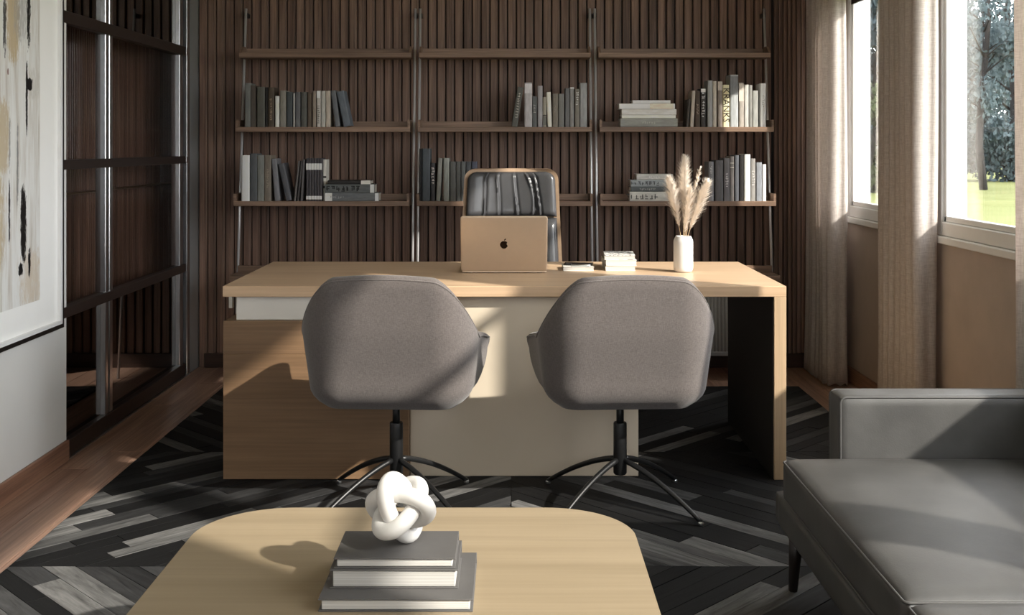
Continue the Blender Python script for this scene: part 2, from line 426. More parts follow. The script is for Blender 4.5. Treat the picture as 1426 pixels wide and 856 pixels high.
for i, (a, b, m) in enumerate(wins):
    e = bpy.data.objects.new('window_%d' % (i + 1), None); COL.objects.link(e); structure(e); e.location = (XR, a, SILL)
    W_, H_ = b - a, TOP - SILL
    fx0, fx1, ft = -0.004, 0.05, 0.045
    bm = bmesh.new()
    box(bm, fx0, fx1, 0, ft, 0, H_, 0.004); box(bm, fx0, fx1, W_ - ft, W_, 0, H_, 0.004)
    box(bm, fx0, fx1, ft, W_ - ft, 0, 0.06, 0.004); box(bm, fx0, fx1, ft, W_ - ft, H_ - 0.05, H_, 0.004)
    obj('frame', bm, M['white_paint'], e)
    bm = bmesh.new()   # inner sash bead
    box(bm, 0.008, 0.036, ft, ft + 0.022, 0.06, H_ - 0.05, 0.003); box(bm, 0.008, 0.036, W_ - ft - 0.022, W_ - ft, 0.06, H_ - 0.05, 0.003)
    box(bm, 0.008, 0.036, ft, W_ - ft, 0.06, 0.085, 0.003)
    obj('sash', bm, M['white_paint'], e)
    obj('transom', B(0.008, 0.036, ft, W_ - ft, 1.192, 1.238, 0.003), M['blind'], e)
    if i == 4: obj('roller_blind', B(0.004, 0.018, ft, W_ - ft, 1.155, H_ - 0.05), M['blind'], e)
    spans = [(ft, W_ - ft)]
    if m is not None:
        obj('mullion', B(0.0, 0.05, m - a - 0.06, m - a + 0.06, 0.06, H_ - 0.05, 0.003), M['white_paint'], e)
        spans = [(ft, m - a - 0.06), (m - a + 0.06, W_ - ft)]
    for s0, s1 in spans:
        for z0, z1 in ((0.085, 1.192), (1.238, H_ - 0.05)):
            obj('pane', B(0.020, 0.024, s0, s1, z0, z1), M['win_glass'], e)
    obj('window_sill', B(-0.022, 0.0, -0.02, W_ + 0.02, -0.032, 0.0, 0.004), M['white_paint'], e)
    obj('reveal', box(box(box(B(0.05, XO - XR + 0.004, W_ - 0.012, W_, 0.0, H_), 0.05, XO - XR + 0.004, 0, 0.012, 0, H_), 0.05, XO - XR + 0.03, 0, W_, 0, 0.012), 0.05, XO - XR + 0.004, 0, W_, H_ - 0.012, H_), M['white_paint'], e)
    # sky portal in the opening
    pl = bpy.data.lights.new('portal', 'AREA'); pl.shape = 'RECTANGLE'; pl.size = H_; pl.size_y = W_; pl.cycles.is_portal = True
    po = bpy.data.objects.new('portal', pl); COL.objects.link(po); po.location = (XO + 0.02, (a + b) / 2, (SILL + TOP) / 2)
    po.rotation_euler = (0, PI / 2, 0)

# ================================================================== RUG
def clip(poly, x0, x1, y0, y1):
    def half(P, f, inter):
        out = []
        for i in range(len(P)):
            a, b = P[i], P[(i + 1) % len(P)]
            if f(a): out.append(a)
            if f(a) != f(b): out.append(inter(a, b))
        return out
    def ix(c): return lambda a, b: (c, a[1] + (b[1] - a[1]) * (c - a[0]) / (b[0] - a[0]))
    def iy(c): return lambda a, b: (a[0] + (b[0] - a[0]) * (c - a[1]) / (b[1] - a[1]), c)
    for f, it in ((lambda p: p[0] >= x0, ix(x0)), (lambda p: p[0] <= x1, ix(x1)), (lambda p: p[1] >= y0, iy(y0)), (lambda p: p[1] <= y1, iy(y1))):
        if len(poly) < 3: return []
        poly = half(poly, f, it)
    return poly
RX, RB = 1.525, 5.93
rug = thing('patchwork_rug', 'black and grey patchwork hide rug with chevron strips under the desk and chairs', 'rug', (0, 0, 0))
obj('backing', B(-RX, RX, 0.9, RB, 0.0005, 0.005), M['rug_base'], rug)
bands = [(4.66, RB, 1), (3.39, 4.66, 0), (2.12, 3.39, 1), (0.9, 2.12, 0)]
rest = bmesh.new(); rng = random.Random(5)
for bi, (y0, y1, flip) in enumerate(bands):
    for side in (-1, 1):
        x0, x1 = (-RX, 0.0) if side < 0 else (0.0, RX)
        up = (side < 0) != bool(flip)          # strips run away and right (/) or away and left (\)
        ang = PI / 4 if up else -PI / 4
        ux, uy = math.cos(ang), math.sin(ang); nx, ny = -uy, ux
        cx, cy_ = (x0 + x1) / 2, (y0 + y1) / 2
        t = -1.15
        while t < 1.15:
            wd = rng.uniform(0.055, 0.085); s = -1.3 + rng.uniform(-0.5, 0)
            while s < 1.3:
                L = rng.uniform(0.45, 0.95); g = 0.0012
                P = []
                for (a, b) in ((s + g, t + g), (s + L - g, t + g), (s + L - g, t + wd - g), (s + g, t + wd - g)):
                    P.append((cx + ux * a + nx * b, cy_ + uy * a + ny * b))
                P = clip(P, x0 + g, x1 - g, y0 + g, y1 - g)
                s += L
                if len(P) < 3: continue
                ar = abs(sum(P[i][0] * P[(i + 1) % len(P)][1] - P[(i + 1) % len(P)][0] * P[i][1] for i in range(len(P)))) / 2
                if ar < 0.0004: continue
                hh = 0.0095 + rng.uniform(0, 0.0016)
                if bi == 3 : prism(rest, P, 0.005, hh); continue
                # local frame: x along the strip, so that the hair runs along it
                mxp = sum(p[0] for p in P) / len(P); myp = sum(p[1] for p in P) / len(P)
                Q = [((p[0] - mxp) * ux + (p[1] - myp) * uy, -(p[0] - mxp) * uy + (p[1] - myp) * ux) for p in P]
                o = obj('hide_strip', prism(bmesh.new(), Q, 0.005, hh), M['hide'], rug); o.location = (mxp, myp, 0); o.rotation_euler = (0, 0, ang)
            t += wd
ro = obj('hide_strips', rest, M['hide'], rug); ro['kind'] = 'stuff'

# ================================================================== PAINTING
pt = thing('framed_painting', 'large framed abstract painting with black and ochre streaks on the grey wall', 'painting', (XL, 3.66, 0.562))
PY0, PY1, PH = -0.80, 0.80, 1.75
bm = bmesh.new()
box(bm, 0, 0.035, PY0, PY0 + 0.012, 0, PH); box(bm, 0, 0.035, PY1 - 0.012, PY1, 0, PH); box(bm, 0, 0.035, PY0 + 0.012, PY1 - 0.012, 0, 0.016); box(bm, 0, 0.035, PY0 + 0.012, PY1 - 0.012, PH - 0.016, PH)
obj('frame', bm, M['frame_black'], pt)
obj('mat_board', B(0.002, 0.020, PY0 + 0.012, PY1 - 0.012, 0.016, PH - 0.016), M['mat_board'], pt)
bm = bmesh.new()
i0 = 0.030
box(bm, 0.02, 0.028, PY1 - 0.012 - 0.045, PY1 - 0.012 - 0.035, 0.05, PH - 0.05); 
def art():
    n = NT('abstract_paint'); tc = n.new('ShaderNodeTexCoord'); sp = n.new('ShaderNodeSeparateXYZ')
    n.link(tc.outputs['Object'], sp.inputs[0]); u, v = sp.outputs[1], sp.outputs[2]
    st = n.coord((1, 26, 2.2), rand=False); sf = n.noise(st, 1.0, 6, 0.65, 0.3)
    ed = n.coord((1, 90, 22), rand=False); ef = n.noise(ed, 1.0, 8, 0.8)
    col = n.ramp(sf, [(0.30, lin((176, 170, 160))), (0.42, lin((214, 210, 203))), (0.52, lin((230, 230, 227))), (0.7, lin((238, 239, 238)))])
    def D(px): return 1.795 * F / (VX - px) - 3.66
    def V(px, py): 
        d = 1.795 * F / (VX - px); return CH - (py - VY) * d / F - 0.562
    def blob(col, px0, px1, py0, py1, color, soft=0.25, amp=1.3, strength=1.0):
        d0, d1 = D(px0), D(px1); pm = (px0 + px1) / 2; v1, v0 = V(pm, py0), V(pm, py1)
        a = n.math('DIVIDE', n.math('SUBTRACT', u, (d0 + d1) / 2), (d1 - d0) / 2); a = n.math('POWER', n.math('ABSOLUTE', a), 2.0)
        b = n.math('DIVIDE', n.math('SUBTRACT', v, (v0 + v1) / 2), (v1 - v0) / 2); b = n.math('POWER', n.math('ABSOLUTE', b), 4.0)
        s = n.math('SUBTRACT', n.math('SUBTRACT', 1.0, a), b)
        s = n.math('ADD', s, n.math('MULTIPLY', n.math('SUBTRACT', ef, 0.5), amp * 4))
        s = n.math('DIVIDE', s, soft, clamp=True)
        return n.mix(n.math('MULTIPLY', s, strength), col, lin(color))
    col = blob(col, 9, 29, -60, 92, (196, 176, 140), 0.5, 1.1, 0.9)
    col = blob(col, 18, 40, -60, 62, (160, 160, 160), 0.9, 1.6, 0.6)
    col = blob(col, -6, 15, 134, 246, (196, 178, 146), 0.6, 1.2, 0.85)
    col = blob(col, -40, 8, 226, 396, (194, 176, 142), 0.5, 1.0, 0.85)
    col = blob(col, 26, 62, 345, 430, (212, 198, 178), 0.9, 1.5, 0.8)
    col = blob(col, 36, 60, 95, 140, (206, 202, 194), 0.9, 1.8, 0.7)
    black = (22, 20, 20)
    col = blob(col, 38, 43, -40, 66, black, 0.3, 2.2)
    col = blob(col, 5, 9.5, -10, 76, black, 0.3, 2.0, 0.9)
    col = blob(col, 36.5, 39.6, 84, 188, black, 0.3, 1.6)
    col = blob(col, 37, 46, 108, 126, black, 0.3, 1.0)
    col = blob(col, 29, 37.5, 258, 366, black, 0.3, 1.3)
    col = blob(col, 26, 33, 366, 384, black, 0.3, 1.6)
    col = blob(col, 40, 43.5, 345, 386, black, 0.3, 1.6)
    col = blob(col, 12.6, 15, 250, 345, (40, 40, 40), 0.3, 1.8)
    col = blob(col, 24, 26.5, 165, 290, (120, 122, 122), 0.6, 1.8, 0.8)
    col = blob(col, 13, 15.5, 160, 240, (130, 132, 134), 0.6, 1.8, 0.7)
    col = blob(col, 11, 13, 95, 104, (110, 60, 40), 0.4, 1.2, 0.8)
    col = blob(col, -60, -30, 40, 330, black, 0.4, 1.8)
    n.bump(sf, 0.2, 0.003)
    return n.set(col, 0.55, 0, 0.3)
obj('canvas', B(0.020, 0.023, PY0 + 0.20, PY1 - 0.20, 0.137, PH - 0.137), art(), pt)
bm.free()
bm = bmesh.new()
box(bm, 0.020, 0.034, PY1 - 0.030, PY1 - 0.012, 0.016, PH - 0.016); box(bm, 0.020, 0.034, PY0 + 0.012, PY0 + 0.030, 0.016, PH - 0.016)
box(bm, 0.020, 0.034, PY0 + 0.030, PY1 - 0.030, 0.016, 0.03); box(bm, 0.020, 0.034, PY0 + 0.030, PY1 - 0.030, PH - 0.03, PH - 0.016)
obj('inner_bevel', bm, M['white_paint'], pt)

# ================================================================== SHELVING: three bays
SX = -0.036; BW = 0.963; BG = 0.042
def post_y(z): return 6.44 - (2.075 - z) * (0.19 / 1.469)
SH = [(Z(80, 6.245), 6.245), (Z(183.5, 6.17), 6.17), (Z(287, 6.12), 6.12), (Z(391, 6.017), 6.017)]   # bottom of each shelf board, front edge
TH = 0.027
bay_labels = ['walnut shelving bay on steel posts next to the sliding glass door',
              'middle walnut shelving bay on steel posts behind the office chair',
              'walnut shelving bay on steel posts next to the window curtains']
SHELF_TOP = [z + TH for z, y in SH]; SHELF_FRONT = [y for z, y in SH]
for bidx in range(3):
    xc = SX + (bidx - 1) * (BW + BG)
    t = thing('wall_shelving', bay_labels[bidx], 'shelving', (xc, 6.19, 0), 0, 'shelving bays along the slatted wall')
    for s in (-1, 1):
        xp = s * (BW / 2 + 0.0065)
        p = obj('post', tube(bmesh.new(), [(xp, post_y(0) - 6.19, 0.0), (xp, post_y(2.075) - 6.19, 2.075)], 0.0075, 10), M['steel'], t, True)
        obj('wall_bracket', B(xp - 0.010, xp + 0.010, post_y(2.04) - 6.19, YB - 6.19 - 0.018, 2.025, 2.05, 0.002), M['black_metal'], p)
    for k, (z, y) in enumerate(SH):
        yb = post_y(z) - 0.012
        sh = obj('shelf', B(-BW / 2, BW / 2, y - 6.19, yb - 6.19, z, z + TH, 0.0015), M['shelf'], t)
        obj('back_rail', B(-BW / 2, BW / 2, yb - 0.014 - 6.19, yb - 6.19, z + TH, z + TH + 0.034, 0.001), M['shelf'], sh)
        if k < 3:
            for s in (-1, 1):
                xa = s * (BW / 2 - 0.0065)
                bm = bmesh.new()
                pts = [(y + 0.001, z + TH), (yb - 0.015, z + TH), (yb - 0.015, z + TH + 0.04), (y + 0.001 if k else y + 0.06, z + TH + 0.04)]
                lo = [bm.verts.new((xa - 0.0065, a - 6.19, b)) for a, b in pts]; hi = [bm.verts.new((xa + 0.0065, a - 6.19, b)) for a, b in pts]
                bm.faces.new(lo); bm.faces.new(hi[::-1])
                for i in range(4): bm.faces.new((lo[i], lo[(i + 1) % 4], hi[(i + 1) % 4], hi[i]))
                obj('end_tab', bm, M['shelf'], sh)
    if bidx == 2:
        cb = obj('fluted_cabinet', B(-BW / 2 + 0.01, BW / 2 - 0.01, 6.10 - 6.19, 6.235 - 6.19, 0.150, SH[3][0], 0.002), M['rib_grey'], t)
        obj('cabinet_plinth', B(-BW / 2 + 0.01, BW / 2 - 0.01, 6.09 - 6.19, 6.12 - 6.19, 0.140, 0.162, 0.002), M['alu'], cb)
        first = None; xx = -BW / 2 + 0.02
        while xx < BW / 2 - 0.015:
            if first is None: first = obj('rib', tube(bmesh.new(), [(0, 0, 0.163), (0, 0, SH[3][0] - 0.002)], 0.0072, 8), M['rib_grey'], cb, True); first.location = (xx, 6.10 - 6.19, 0)
            else: share(first, cb, (xx, 6.10 - 6.19, 0))
            xx += 0.0195

# ================================================================== BOOKS
ORD = ['first', 'second', 'third', 'fourth', 'fifth', 'sixth', 'seventh', 'eighth', 'ninth', 'tenth', 'eleventh', 'twelfth', 'thirteenth', 'fourteenth', 'fifteenth', 'sixteenth', 'seventeenth', 'eighteenth', 'nineteenth', 'twentieth', 'twenty-first', 'twenty-second', 'twenty-third', 'twenty-fourth']
cov_cache = {}
def cover_mat(c):
    c = tuple(int(v) for v in c)
    if c not in cov_cache:
        n = NT('book_cloth'); v = n.coord((1, 1, 1)); f = n.noise(n.coord((90, 90, 20)), 1, 4); g = n.noise(n.coord((60, 60, 8)), 1, 3)
        kf = (1.05, 1.0, 0.94); a = tuple(min(0.75, x * 1.10 * q) for x, q in zip(lin(c)[:3], kf)) + (1,); b = tuple(min(0.8, x * 1.6 * q) for x, q in zip(lin(c)[:3], kf)) + (1,)
        n.bump(f, 0.15, 0.001)
        cov_cache[c] = n.set(n.ramp(f, [(0.3, a), (0.7, b)]), 0.6, 0, 0.35)
    return cov_cache[c]
def book(label, group, w_, h, dp, col, loc, lean=0.0, flat=False, text=None, tcol=(220, 220, 220), tsize=None, band=None, rotz=0.0, tz=0.6, pages='pages_v', tdir=1, end=None):
    """spine faces -y, width along x, height along z; flat: lies down, height along x"""
    t = bpy.data.objects.new('book', None); COL.objects.link(t); tag(t, label, 'book', group); t.empty_display_size = 0.05
    b = 0.0022 if w_ > 0.012 else 0.0012
    bm = bmesh.new(); hw = w_ / 2
    # C-shaped case with a gently rounded spine
    pr = [(-hw, dp), (-hw, 0.004), (-hw * 0.72, 0.0008), (0, 0.0), (hw * 0.72, 0.0008), (hw, 0.004), (hw, dp), (hw - b, dp), (hw - b, 0.006), (-hw + b, 0.006), (-hw + b, dp)]
    prism(bm, pr, 0, h); obj('cover', bm, cover_mat(col), t)
    obj('pages', B(-hw + b, hw - b, 0.006, dp - 0.004, 0.003, h - 0.003), M[pages], t)
    if band:
        for (z0, z1, bc) in band:
            obj('label_band', B(-hw * 0.98, hw * 0.98, -0.0006, 0.0030, h * z0, h * z1), cover_mat(bc), t)
    if end:
        obj('label_band', B(-hw * 0.98, hw * 0.98, -0.0006, 0.0030, h * end[0], h * end[1]), cover_mat(end[2]), t)
    if text:
        if isinstance(text, str):
            me = text_mesh(text, tsize); me.materials.append(cover_mat(tcol))
            o = bpy.data.objects.new('title', me); COL.objects.link(o); o.parent = t
            o.location = (0, -0.0009, h * tz); o.rotation_euler = Euler((PI / 2, PI / 2, 0), 'XYZ')
        else:
            # worn lettering too small to read: a line of short strokes
            rg = random.Random(int(text * 1000 + h * 1e5)); sz = tsize or w_ * 0.62; bm = bmesh.new(); z = h * tz - text * sz * 0.36
            for g in range(int(text)):
                st = sz * 0.13
                for q in range(rg.randint(2, 3)):
                    zz0 = z + rg.uniform(0, sz * 0.38); a, b = sorted((rg.uniform(-0.42, 0.0), rg.uniform(0.05, 0.42)))
                    box(bm, a * sz, b * sz, -0.0009, 0.002, zz0, zz0 + st)
                if rg.random() < 0.8:
                    xx = rg.choice((-0.40, 0.0, 0.30)) * sz; box(bm, xx, xx + st, -0.0009, 0.002, z, z + sz * 0.5)
                z += sz * 0.72
            obj('title', bm, cover_mat(tcol), t)['kind'] = 'stuff'
    if flat:
        t.rotation_euler = (0, PI / 2, 0); t.location = (loc[0] - h / 2, loc[1], loc[2] + w_ / 2)
    else:
        t.rotation_euler = (0, lean, 0)
        t.location = (loc[0], loc[1], loc[2] + hw * abs(math.sin(lean)))
    return t
def colname(c):
    r, g, b = c; l = (r + g + b) / 3; warm = r - b
    if l > 190: return 'cream' if warm > 12 else 'white'
    if l > 140: return 'light taupe' if warm > 10 else 'light grey'
    if l > 100: return 'taupe' if warm > 8 else 'mid grey'
    if l > 66: return 'brown grey' if warm > 8 else ('slate grey' if warm < -6 else 'grey')
    if l > 40: return 'dark brown' if warm > 8 else ('dark slate' if warm < -4 else 'dark grey')
    return 'black'
def row(k, items, where, endname, group):
    d = SHELF_FRONT[k] + 0.018; zt = SHELF_TOP[k]; base = VY + (CH - zt) * F / d
    n = len(items)
    for i, it in enumerate(items):
        xb0, xb1, ytop, col = it[:4]; kw = dict(it[4]) if len(it) > 4 else {}
        xt0 = kw.pop('xt', xb0)
        dd = d + kw.pop('back', 0.0)
        w_ = (xb1 - xb0) * dd / F; H = (Z(ytop, dd) - zt); sh = (xt0 - xb0) * dd / F
        lean = math.atan2(sh, H) if abs(sh) > 0.003 else 0.0
        wt = w_ * math.cos(lean) - 0.0006
        h = H / math.cos(lean) - (wt * abs(math.sin(lean)) if lean else 0)
        # centre so that the low corner stays on the board and the top lands at xt
        xc = X((xb0 + xb1) / 2, dd)
        st = 'leaning ' if lean else ''
        lb = '%s%s book, %s from the %s, %s' % (st, kw.pop('desc', colname(col)), ORD[i], endname, where)
        dep = kw.pop('dep', random.uniform(0.115, 0.135))
        book(lb, group, max(wt, 0.006), h, dep, col, (xc, dd, zt), lean, **kw)
G = 'books on the shelves'
up_l = [
 (340.7, 349, 115.5, (98, 101, 101)), (349.4, 356, 119, (62, 58, 54), dict(band=[(0.02, 0.98, (70, 66, 62))])), (357.6, 368.7, 121, (78, 79, 74)), (369.4, 372.6, 121.5, (26, 25, 24)),
 (373, 381.5, 121.5, (66, 58, 50), dict(text=12, tcol=(176, 160, 138), tz=0.45, tsize=0.014)), (383, 388.6, 133.6, (222, 214, 204)), (389.6, 398, 126, (118, 117, 112)), (399, 407, 128, (60, 66, 70)),
 (408, 410.6, 129.6, (150, 152, 152)), (411, 418, 128, (84, 86, 90)), (419, 427, 128, (74, 76, 74)), (428, 433.6, 129, (78, 68, 60)),
 (435, 440, 126.5, (126, 118, 110)), (441, 446.3, 126, (168, 166, 164), dict(text=9, tcol=(60, 58, 56), tz=0.35, tsize=0.016, band=[(0.79, 0.98, (226, 224, 222))])), (447, 453, 126.5, (156, 158, 156)), (453.4, 460, 126.5, (160, 154, 146)),
 (466.5, 473.6, 125.5, (88, 92, 98), dict(xt=460.0)), (478.4, 488.6, 126, (84, 92, 102), dict(xt=467.9))]
row(1, up_l, 'upper door-side row', 'glass-door end', G)
lo_l = [
 (336, 347.4, 216, (226, 222, 216)), (347.8, 357.7, 213.6, (72, 76, 80)), (358, 367.4, 216, (106, 110, 108)), (367.7, 377.3, 216, (104, 98, 90), dict(text=12, tcol=(150, 142, 130), tsize=0.012, tz=0.5)),
 (382.5, 389.8, 220.6, (104, 106, 112), dict(xt=377.6)), (398, 406.3, 227, (72, 74, 80), dict(xt=386.5)),
 (408.8, 411.6, 224, (92, 90, 90), dict(xt=415.0)), (413.2, 416.0, 223.6, (66, 64, 66), dict(xt=419.0)), (418.2, 421.2, 222, (84, 82, 84), dict(xt=421.4))]
for i in range(6):
    a = 426.2 + i * 3.72
    lo_l.append((a, a + 3.55, 220.3, (64, 62, 66), dict(band=[(0.73, 0.88, (216, 214, 212)), (0.04, 0.12, (206, 204, 204))], desc='thin white-labelled dark')))
lo_l.append((449, 454.4, 222, (190, 186, 182), dict(back=0.05, dep=0.1, band=[(0.30, 0.36, (60, 58, 56)), (0.55, 0.60, (70, 66, 64))])))
row(2, lo_l, 'lower door-side row', 'glass-door end', G)
up_m = [
 (712, 720.4, 120.5, (78, 80, 78), dict(xt=721.0, text=10, tcol=(170, 170, 166), tsize=0.02, tz=0.55)), (730.5, 741, 115, (156, 156, 162), dict(band=[(0.76, 0.97, (186, 186, 194))])), (741.3, 747.7, 134, (82, 86, 88), dict(text=5, tcol=(160, 162, 162), tsize=0.014)),
 (748.8, 755.6, 119.4, (142, 142, 148)), (756, 761, 135, (132, 130, 122), dict(band=[(0.36, 0.40, (40, 40, 40)), (0.06, 0.34, (92, 94, 92))])), (762.7, 768.6, 128, (222, 212, 198), dict(xt=761.0)),
 (769.6, 777, 130.5, (108, 104, 98), dict(text=4, tcol=(150, 146, 140), tsize=0.014, tz=0.55)), (777.7, 785.5, 130.5, (104, 106, 106)), (787, 793, 122.8, (92, 94, 98)), (793.5, 799.3, 121.6, (118, 120, 122), dict(band=[(0.97, 1.0, (220, 220, 220))])),
 (800.5, 807, 123.9, (106, 104, 100), dict(text=6, tcol=(226, 226, 224), tsize=0.018, tz=0.76)), (807.7, 817.4, 115.5, (132, 136, 140))]
row(1, up_m, 'upper middle row', 'bare end', G)
up_r = [
 (955.5, 959.0, 138, (62, 58, 56), dict(xt=958.5)), (961, 966, 126, (160, 154, 148), dict(xt=963.8)), (968, 975, 126, (66, 56, 50), dict(text=7, tcol=(150, 140, 130), tsize=0.012, tz=0.5)),
 (976, 982.7, 123, (52, 50, 50), dict(text=9, tcol=(230, 228, 226), tsize=0.022, tz=0.58, band=[(0.9, 0.99, (220, 218, 216))])), (985.5, 992.5, 112, (138, 142, 146)), (993, 998, 113, (172, 168, 160)), (999.6, 1006, 113, (116, 110, 106), dict(band=[(0.8, 0.99, (168, 164, 158))])),
 (1006.6, 1015.6, 118, (214, 198, 164), dict(text='KRANKS', tcol=(40, 32, 26), tsize=0.05, tz=0.52, desc='cream black-lettered')), (1016.8, 1028, 104, (150, 156, 162), dict(band=[(0.62, 0.97, (112, 116, 122))])), (1029, 1036, 115, (150, 146, 142), dict(band=[(0.58, 0.98, (186, 180, 174))])),
 (1036.5, 1042.6, 117.7, (168, 170, 170)), (1043, 1047.8, 118.4, (116, 118, 118)), (1048, 1055.6, 126, (142, 146, 146)), (1059, 1066.7, 116, (220, 222, 224), dict(text=6, tcol=(150, 152, 154), tsize=0.016))]
row(1, up_r, 'upper window-side row', 'flat stack', G)
lo_m = [
 (583.8, 587.4, 207, (24, 24, 25)), (588, 599, 206.7, (66, 72, 78)), (600, 605.6, 227, (54, 54, 58), dict(text=6, tcol=(220, 196, 190), tsize=0.022, tz=0.68)), (607, 613, 220, (118, 120, 118), dict(xt=610.2)),
 (617.6, 625.5, 220, (128, 132, 130)), (626.6, 634.6, 224.8, (84, 86, 86)), (635, 641.4, 224.8, (76, 78, 78)), (642, 648.4, 224.8, (88, 92, 94)), (649, 656, 224.8, (70, 74, 80)), (656.6, 664, 224.8, (74, 78, 92))]
row(2, lo_m, 'lower middle row', 'door-side post', G)
lo_r = [
 (986.6, 994, 225, (110, 112, 118), dict(text=5, tcol=(190, 190, 192), tsize=0.012, tz=0.8)), (996, 1007, 223, (82, 82, 86)), (1008, 1016.4, 220, (98, 98, 102), dict(text=6, tcol=(214, 212, 208), tsize=0.018, tz=0.5)), (1016.8, 1022.2, 217.6, (112, 110, 110), dict(band=[(0.74, 0.76, (180, 178, 174)), (0.84, 0.86, (180, 178, 174))])),
 (1023.4, 1029, 216, (74, 78, 86)), (1029.6, 1035.8, 215.6, (28, 26, 26)), (1036.3, 1045, 214.7, (230, 222, 208)), (1045.5, 1052, 220.8, (132, 132, 132), dict(text=6, tcol=(206, 206, 206), tsize=0.02, tz=0.55)),
 (1052.8, 1061, 226, (126, 132, 142)), (1061.6, 1067, 228.6, (228, 226, 220))]
row(2, lo_r, 'lower window-side row', 'pampas grass', G)
def stack(k, items, group, what):
    d = SHELF_FRONT[k] + 0.012; z = SHELF_TOP[k]
    for i, (x0, x1, y0, y1, col, kw) in enumerate(items):
        kw = dict(kw); th = (y1 - y0) * d / F
        pos = ['lowest', 'second', 'third', 'fourth', 'fifth'][i] if i < len(items) - 1 else 'topmost'
        dp = kw.pop('dep', 0.13)
        book('%s book lying flat, %s of the stack %s' % (kw.pop('desc', colname(col)), pos, what), group, th - 0.0005, (x1 - x0) * d / F, dp, col, (X((x0 + x1) / 2, d), d + kw.pop('dy', 0.0), z), 0, True, **kw)
        z += th
stack(2, [(451, 527.5, 269.5, 281, (92, 96, 100), dict(end=(0.93, 0.995, (226, 224, 220)), band=[(0.02, 0.15, (214, 212, 208))], text=6, tcol=(140, 142, 144), tsize=0.018, tz=0.25, desc='mid grey white-ended')),
          (452.5, 521.6, 257.5, 269.5, (84, 88, 90), dict(end=(0.91, 0.99, (220, 218, 214)), text=7, tcol=(24, 24, 25), tsize=0.038, tz=0.38, desc='slate black-lettered')),
          (456.5, 516.5, 252, 257.5, (36, 35, 35), dict(end=(0.77, 0.99, (190, 186, 182)), desc='thin black'))],
      'books lying flat in the door-side bay', 'beside the thin dark books')
stack(1, [(864, 943.6, 166, 178, (126, 129, 128), dict(text=6, tcol=(160, 162, 160), tsize=0.018, tz=0.5)),
          (866, 941, 161.4, 166, (226, 220, 206), dict()), (866, 942, 153, 161.4, (196, 196, 194), dict(desc='pale grey')),
          (862.4, 940, 145.3, 153, (232, 228, 222), dict(desc='ivory', band=[(0.55, 0.97, (206, 192, 178))])), (881, 933.7, 140, 144.6, (222, 222, 224), dict())],
      'books lying flat on the upper window-side shelf', 'on the upper window-side shelf')
stack(2, [(877, 941, 267.8, 281, (168, 170, 168), dict(text=7, tcol=(70, 72, 72), tsize=0.036, tz=0.28, desc='light grey dark-lettered')), (878.5, 938, 261, 267.8, (74, 80, 84), dict(text=9, tcol=(140, 144, 146), tsize=0.014, tz=0.4)),
          (878.5, 938, 251.5, 261, (132, 140, 146), dict(text=8, tcol=(60, 62, 66), tsize=0.028, tz=0.34, desc='slate blue')), (886.6, 937, 243.4, 251.5, (170, 172, 172), dict(desc='pale grey', text=5, tcol=(206, 206, 204), tsize=0.018, tz=0.5))],
      'books lying flat behind the pampas grass', 'behind the pampas grass')

# ================================================================== DESK
DF, DB = 4.262, 5.165
dx0, dx1 = X(310, DF), X(1095, DF); DT = 0.75
sc = F / DF
desk = thing('desk', 'long oak office desk with waterfall right end and beige front panel', 'desk', (0, 4.7, 0))
def dk(x0, x1, y0, y1, z0, z1, bev=0.0015): return B(x0, x1, y0 - 4.7, y1 - 4.7, z0, z1, bev)
TT = 0.041
obj('top', dk(dx0, dx1, DF, DB, DT - TT, DT), M['oak_x'], desk)
lx = X(1078, DF)
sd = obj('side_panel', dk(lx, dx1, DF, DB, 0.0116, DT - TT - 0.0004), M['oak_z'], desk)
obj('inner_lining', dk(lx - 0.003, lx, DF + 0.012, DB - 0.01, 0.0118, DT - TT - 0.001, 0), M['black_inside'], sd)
px1 = X(569, DF)
zp = Z(447, DF); zs = Z(493, DF)
ped = obj('pedestal', dk(dx0 + 0.004, px1, DF + 0.018, DB - 0.05, 0.014, zp), M['oak_brown'], desk)
obj('veneer_board', dk(dx0 + 0.002, px1, DF, DF + 0.018, zs + 0.0004, zp, 0.001), M['oak_brown'], ped)
obj('veneer_board', dk(dx0 + 0.002, px1, DF, DF + 0.018, 0.014, zs, 0.001), M['oak_brown'], ped)
obj('upper_box', dk(X(329, 4.285), X(569, 4.285), 4.285, DB - 0.12, zp + 0.001, DT - TT - 0.001), M['white_lacquer'], desk)
obj('support_strip', dk(X(318.5, 4.6), X(323.5, 4.6), 4.6, 4.63, zp, DT - TT), M['white_lacquer'], desk)
obj('front_panel', dk(px1 + 0.002, X(889, 4.309), 4.309, 4.335, 0.012, DT - TT - 0.001), M['beige_panel'], desk)
obj('cabinet', dk(px1 + 0.002, X(889, 4.309), 4.336, DB - 0.25, 0.012, DT - TT - 0.001), M['beige_panel'], desk)
for xx in (dx0 + 0.05, px1 - 0.05, 0.40):
    obj('foot', dk(xx - 0.02, xx + 0.02, 4.45, 4.49, 0.0116, 0.014, 0), M['black_metal'], desk)

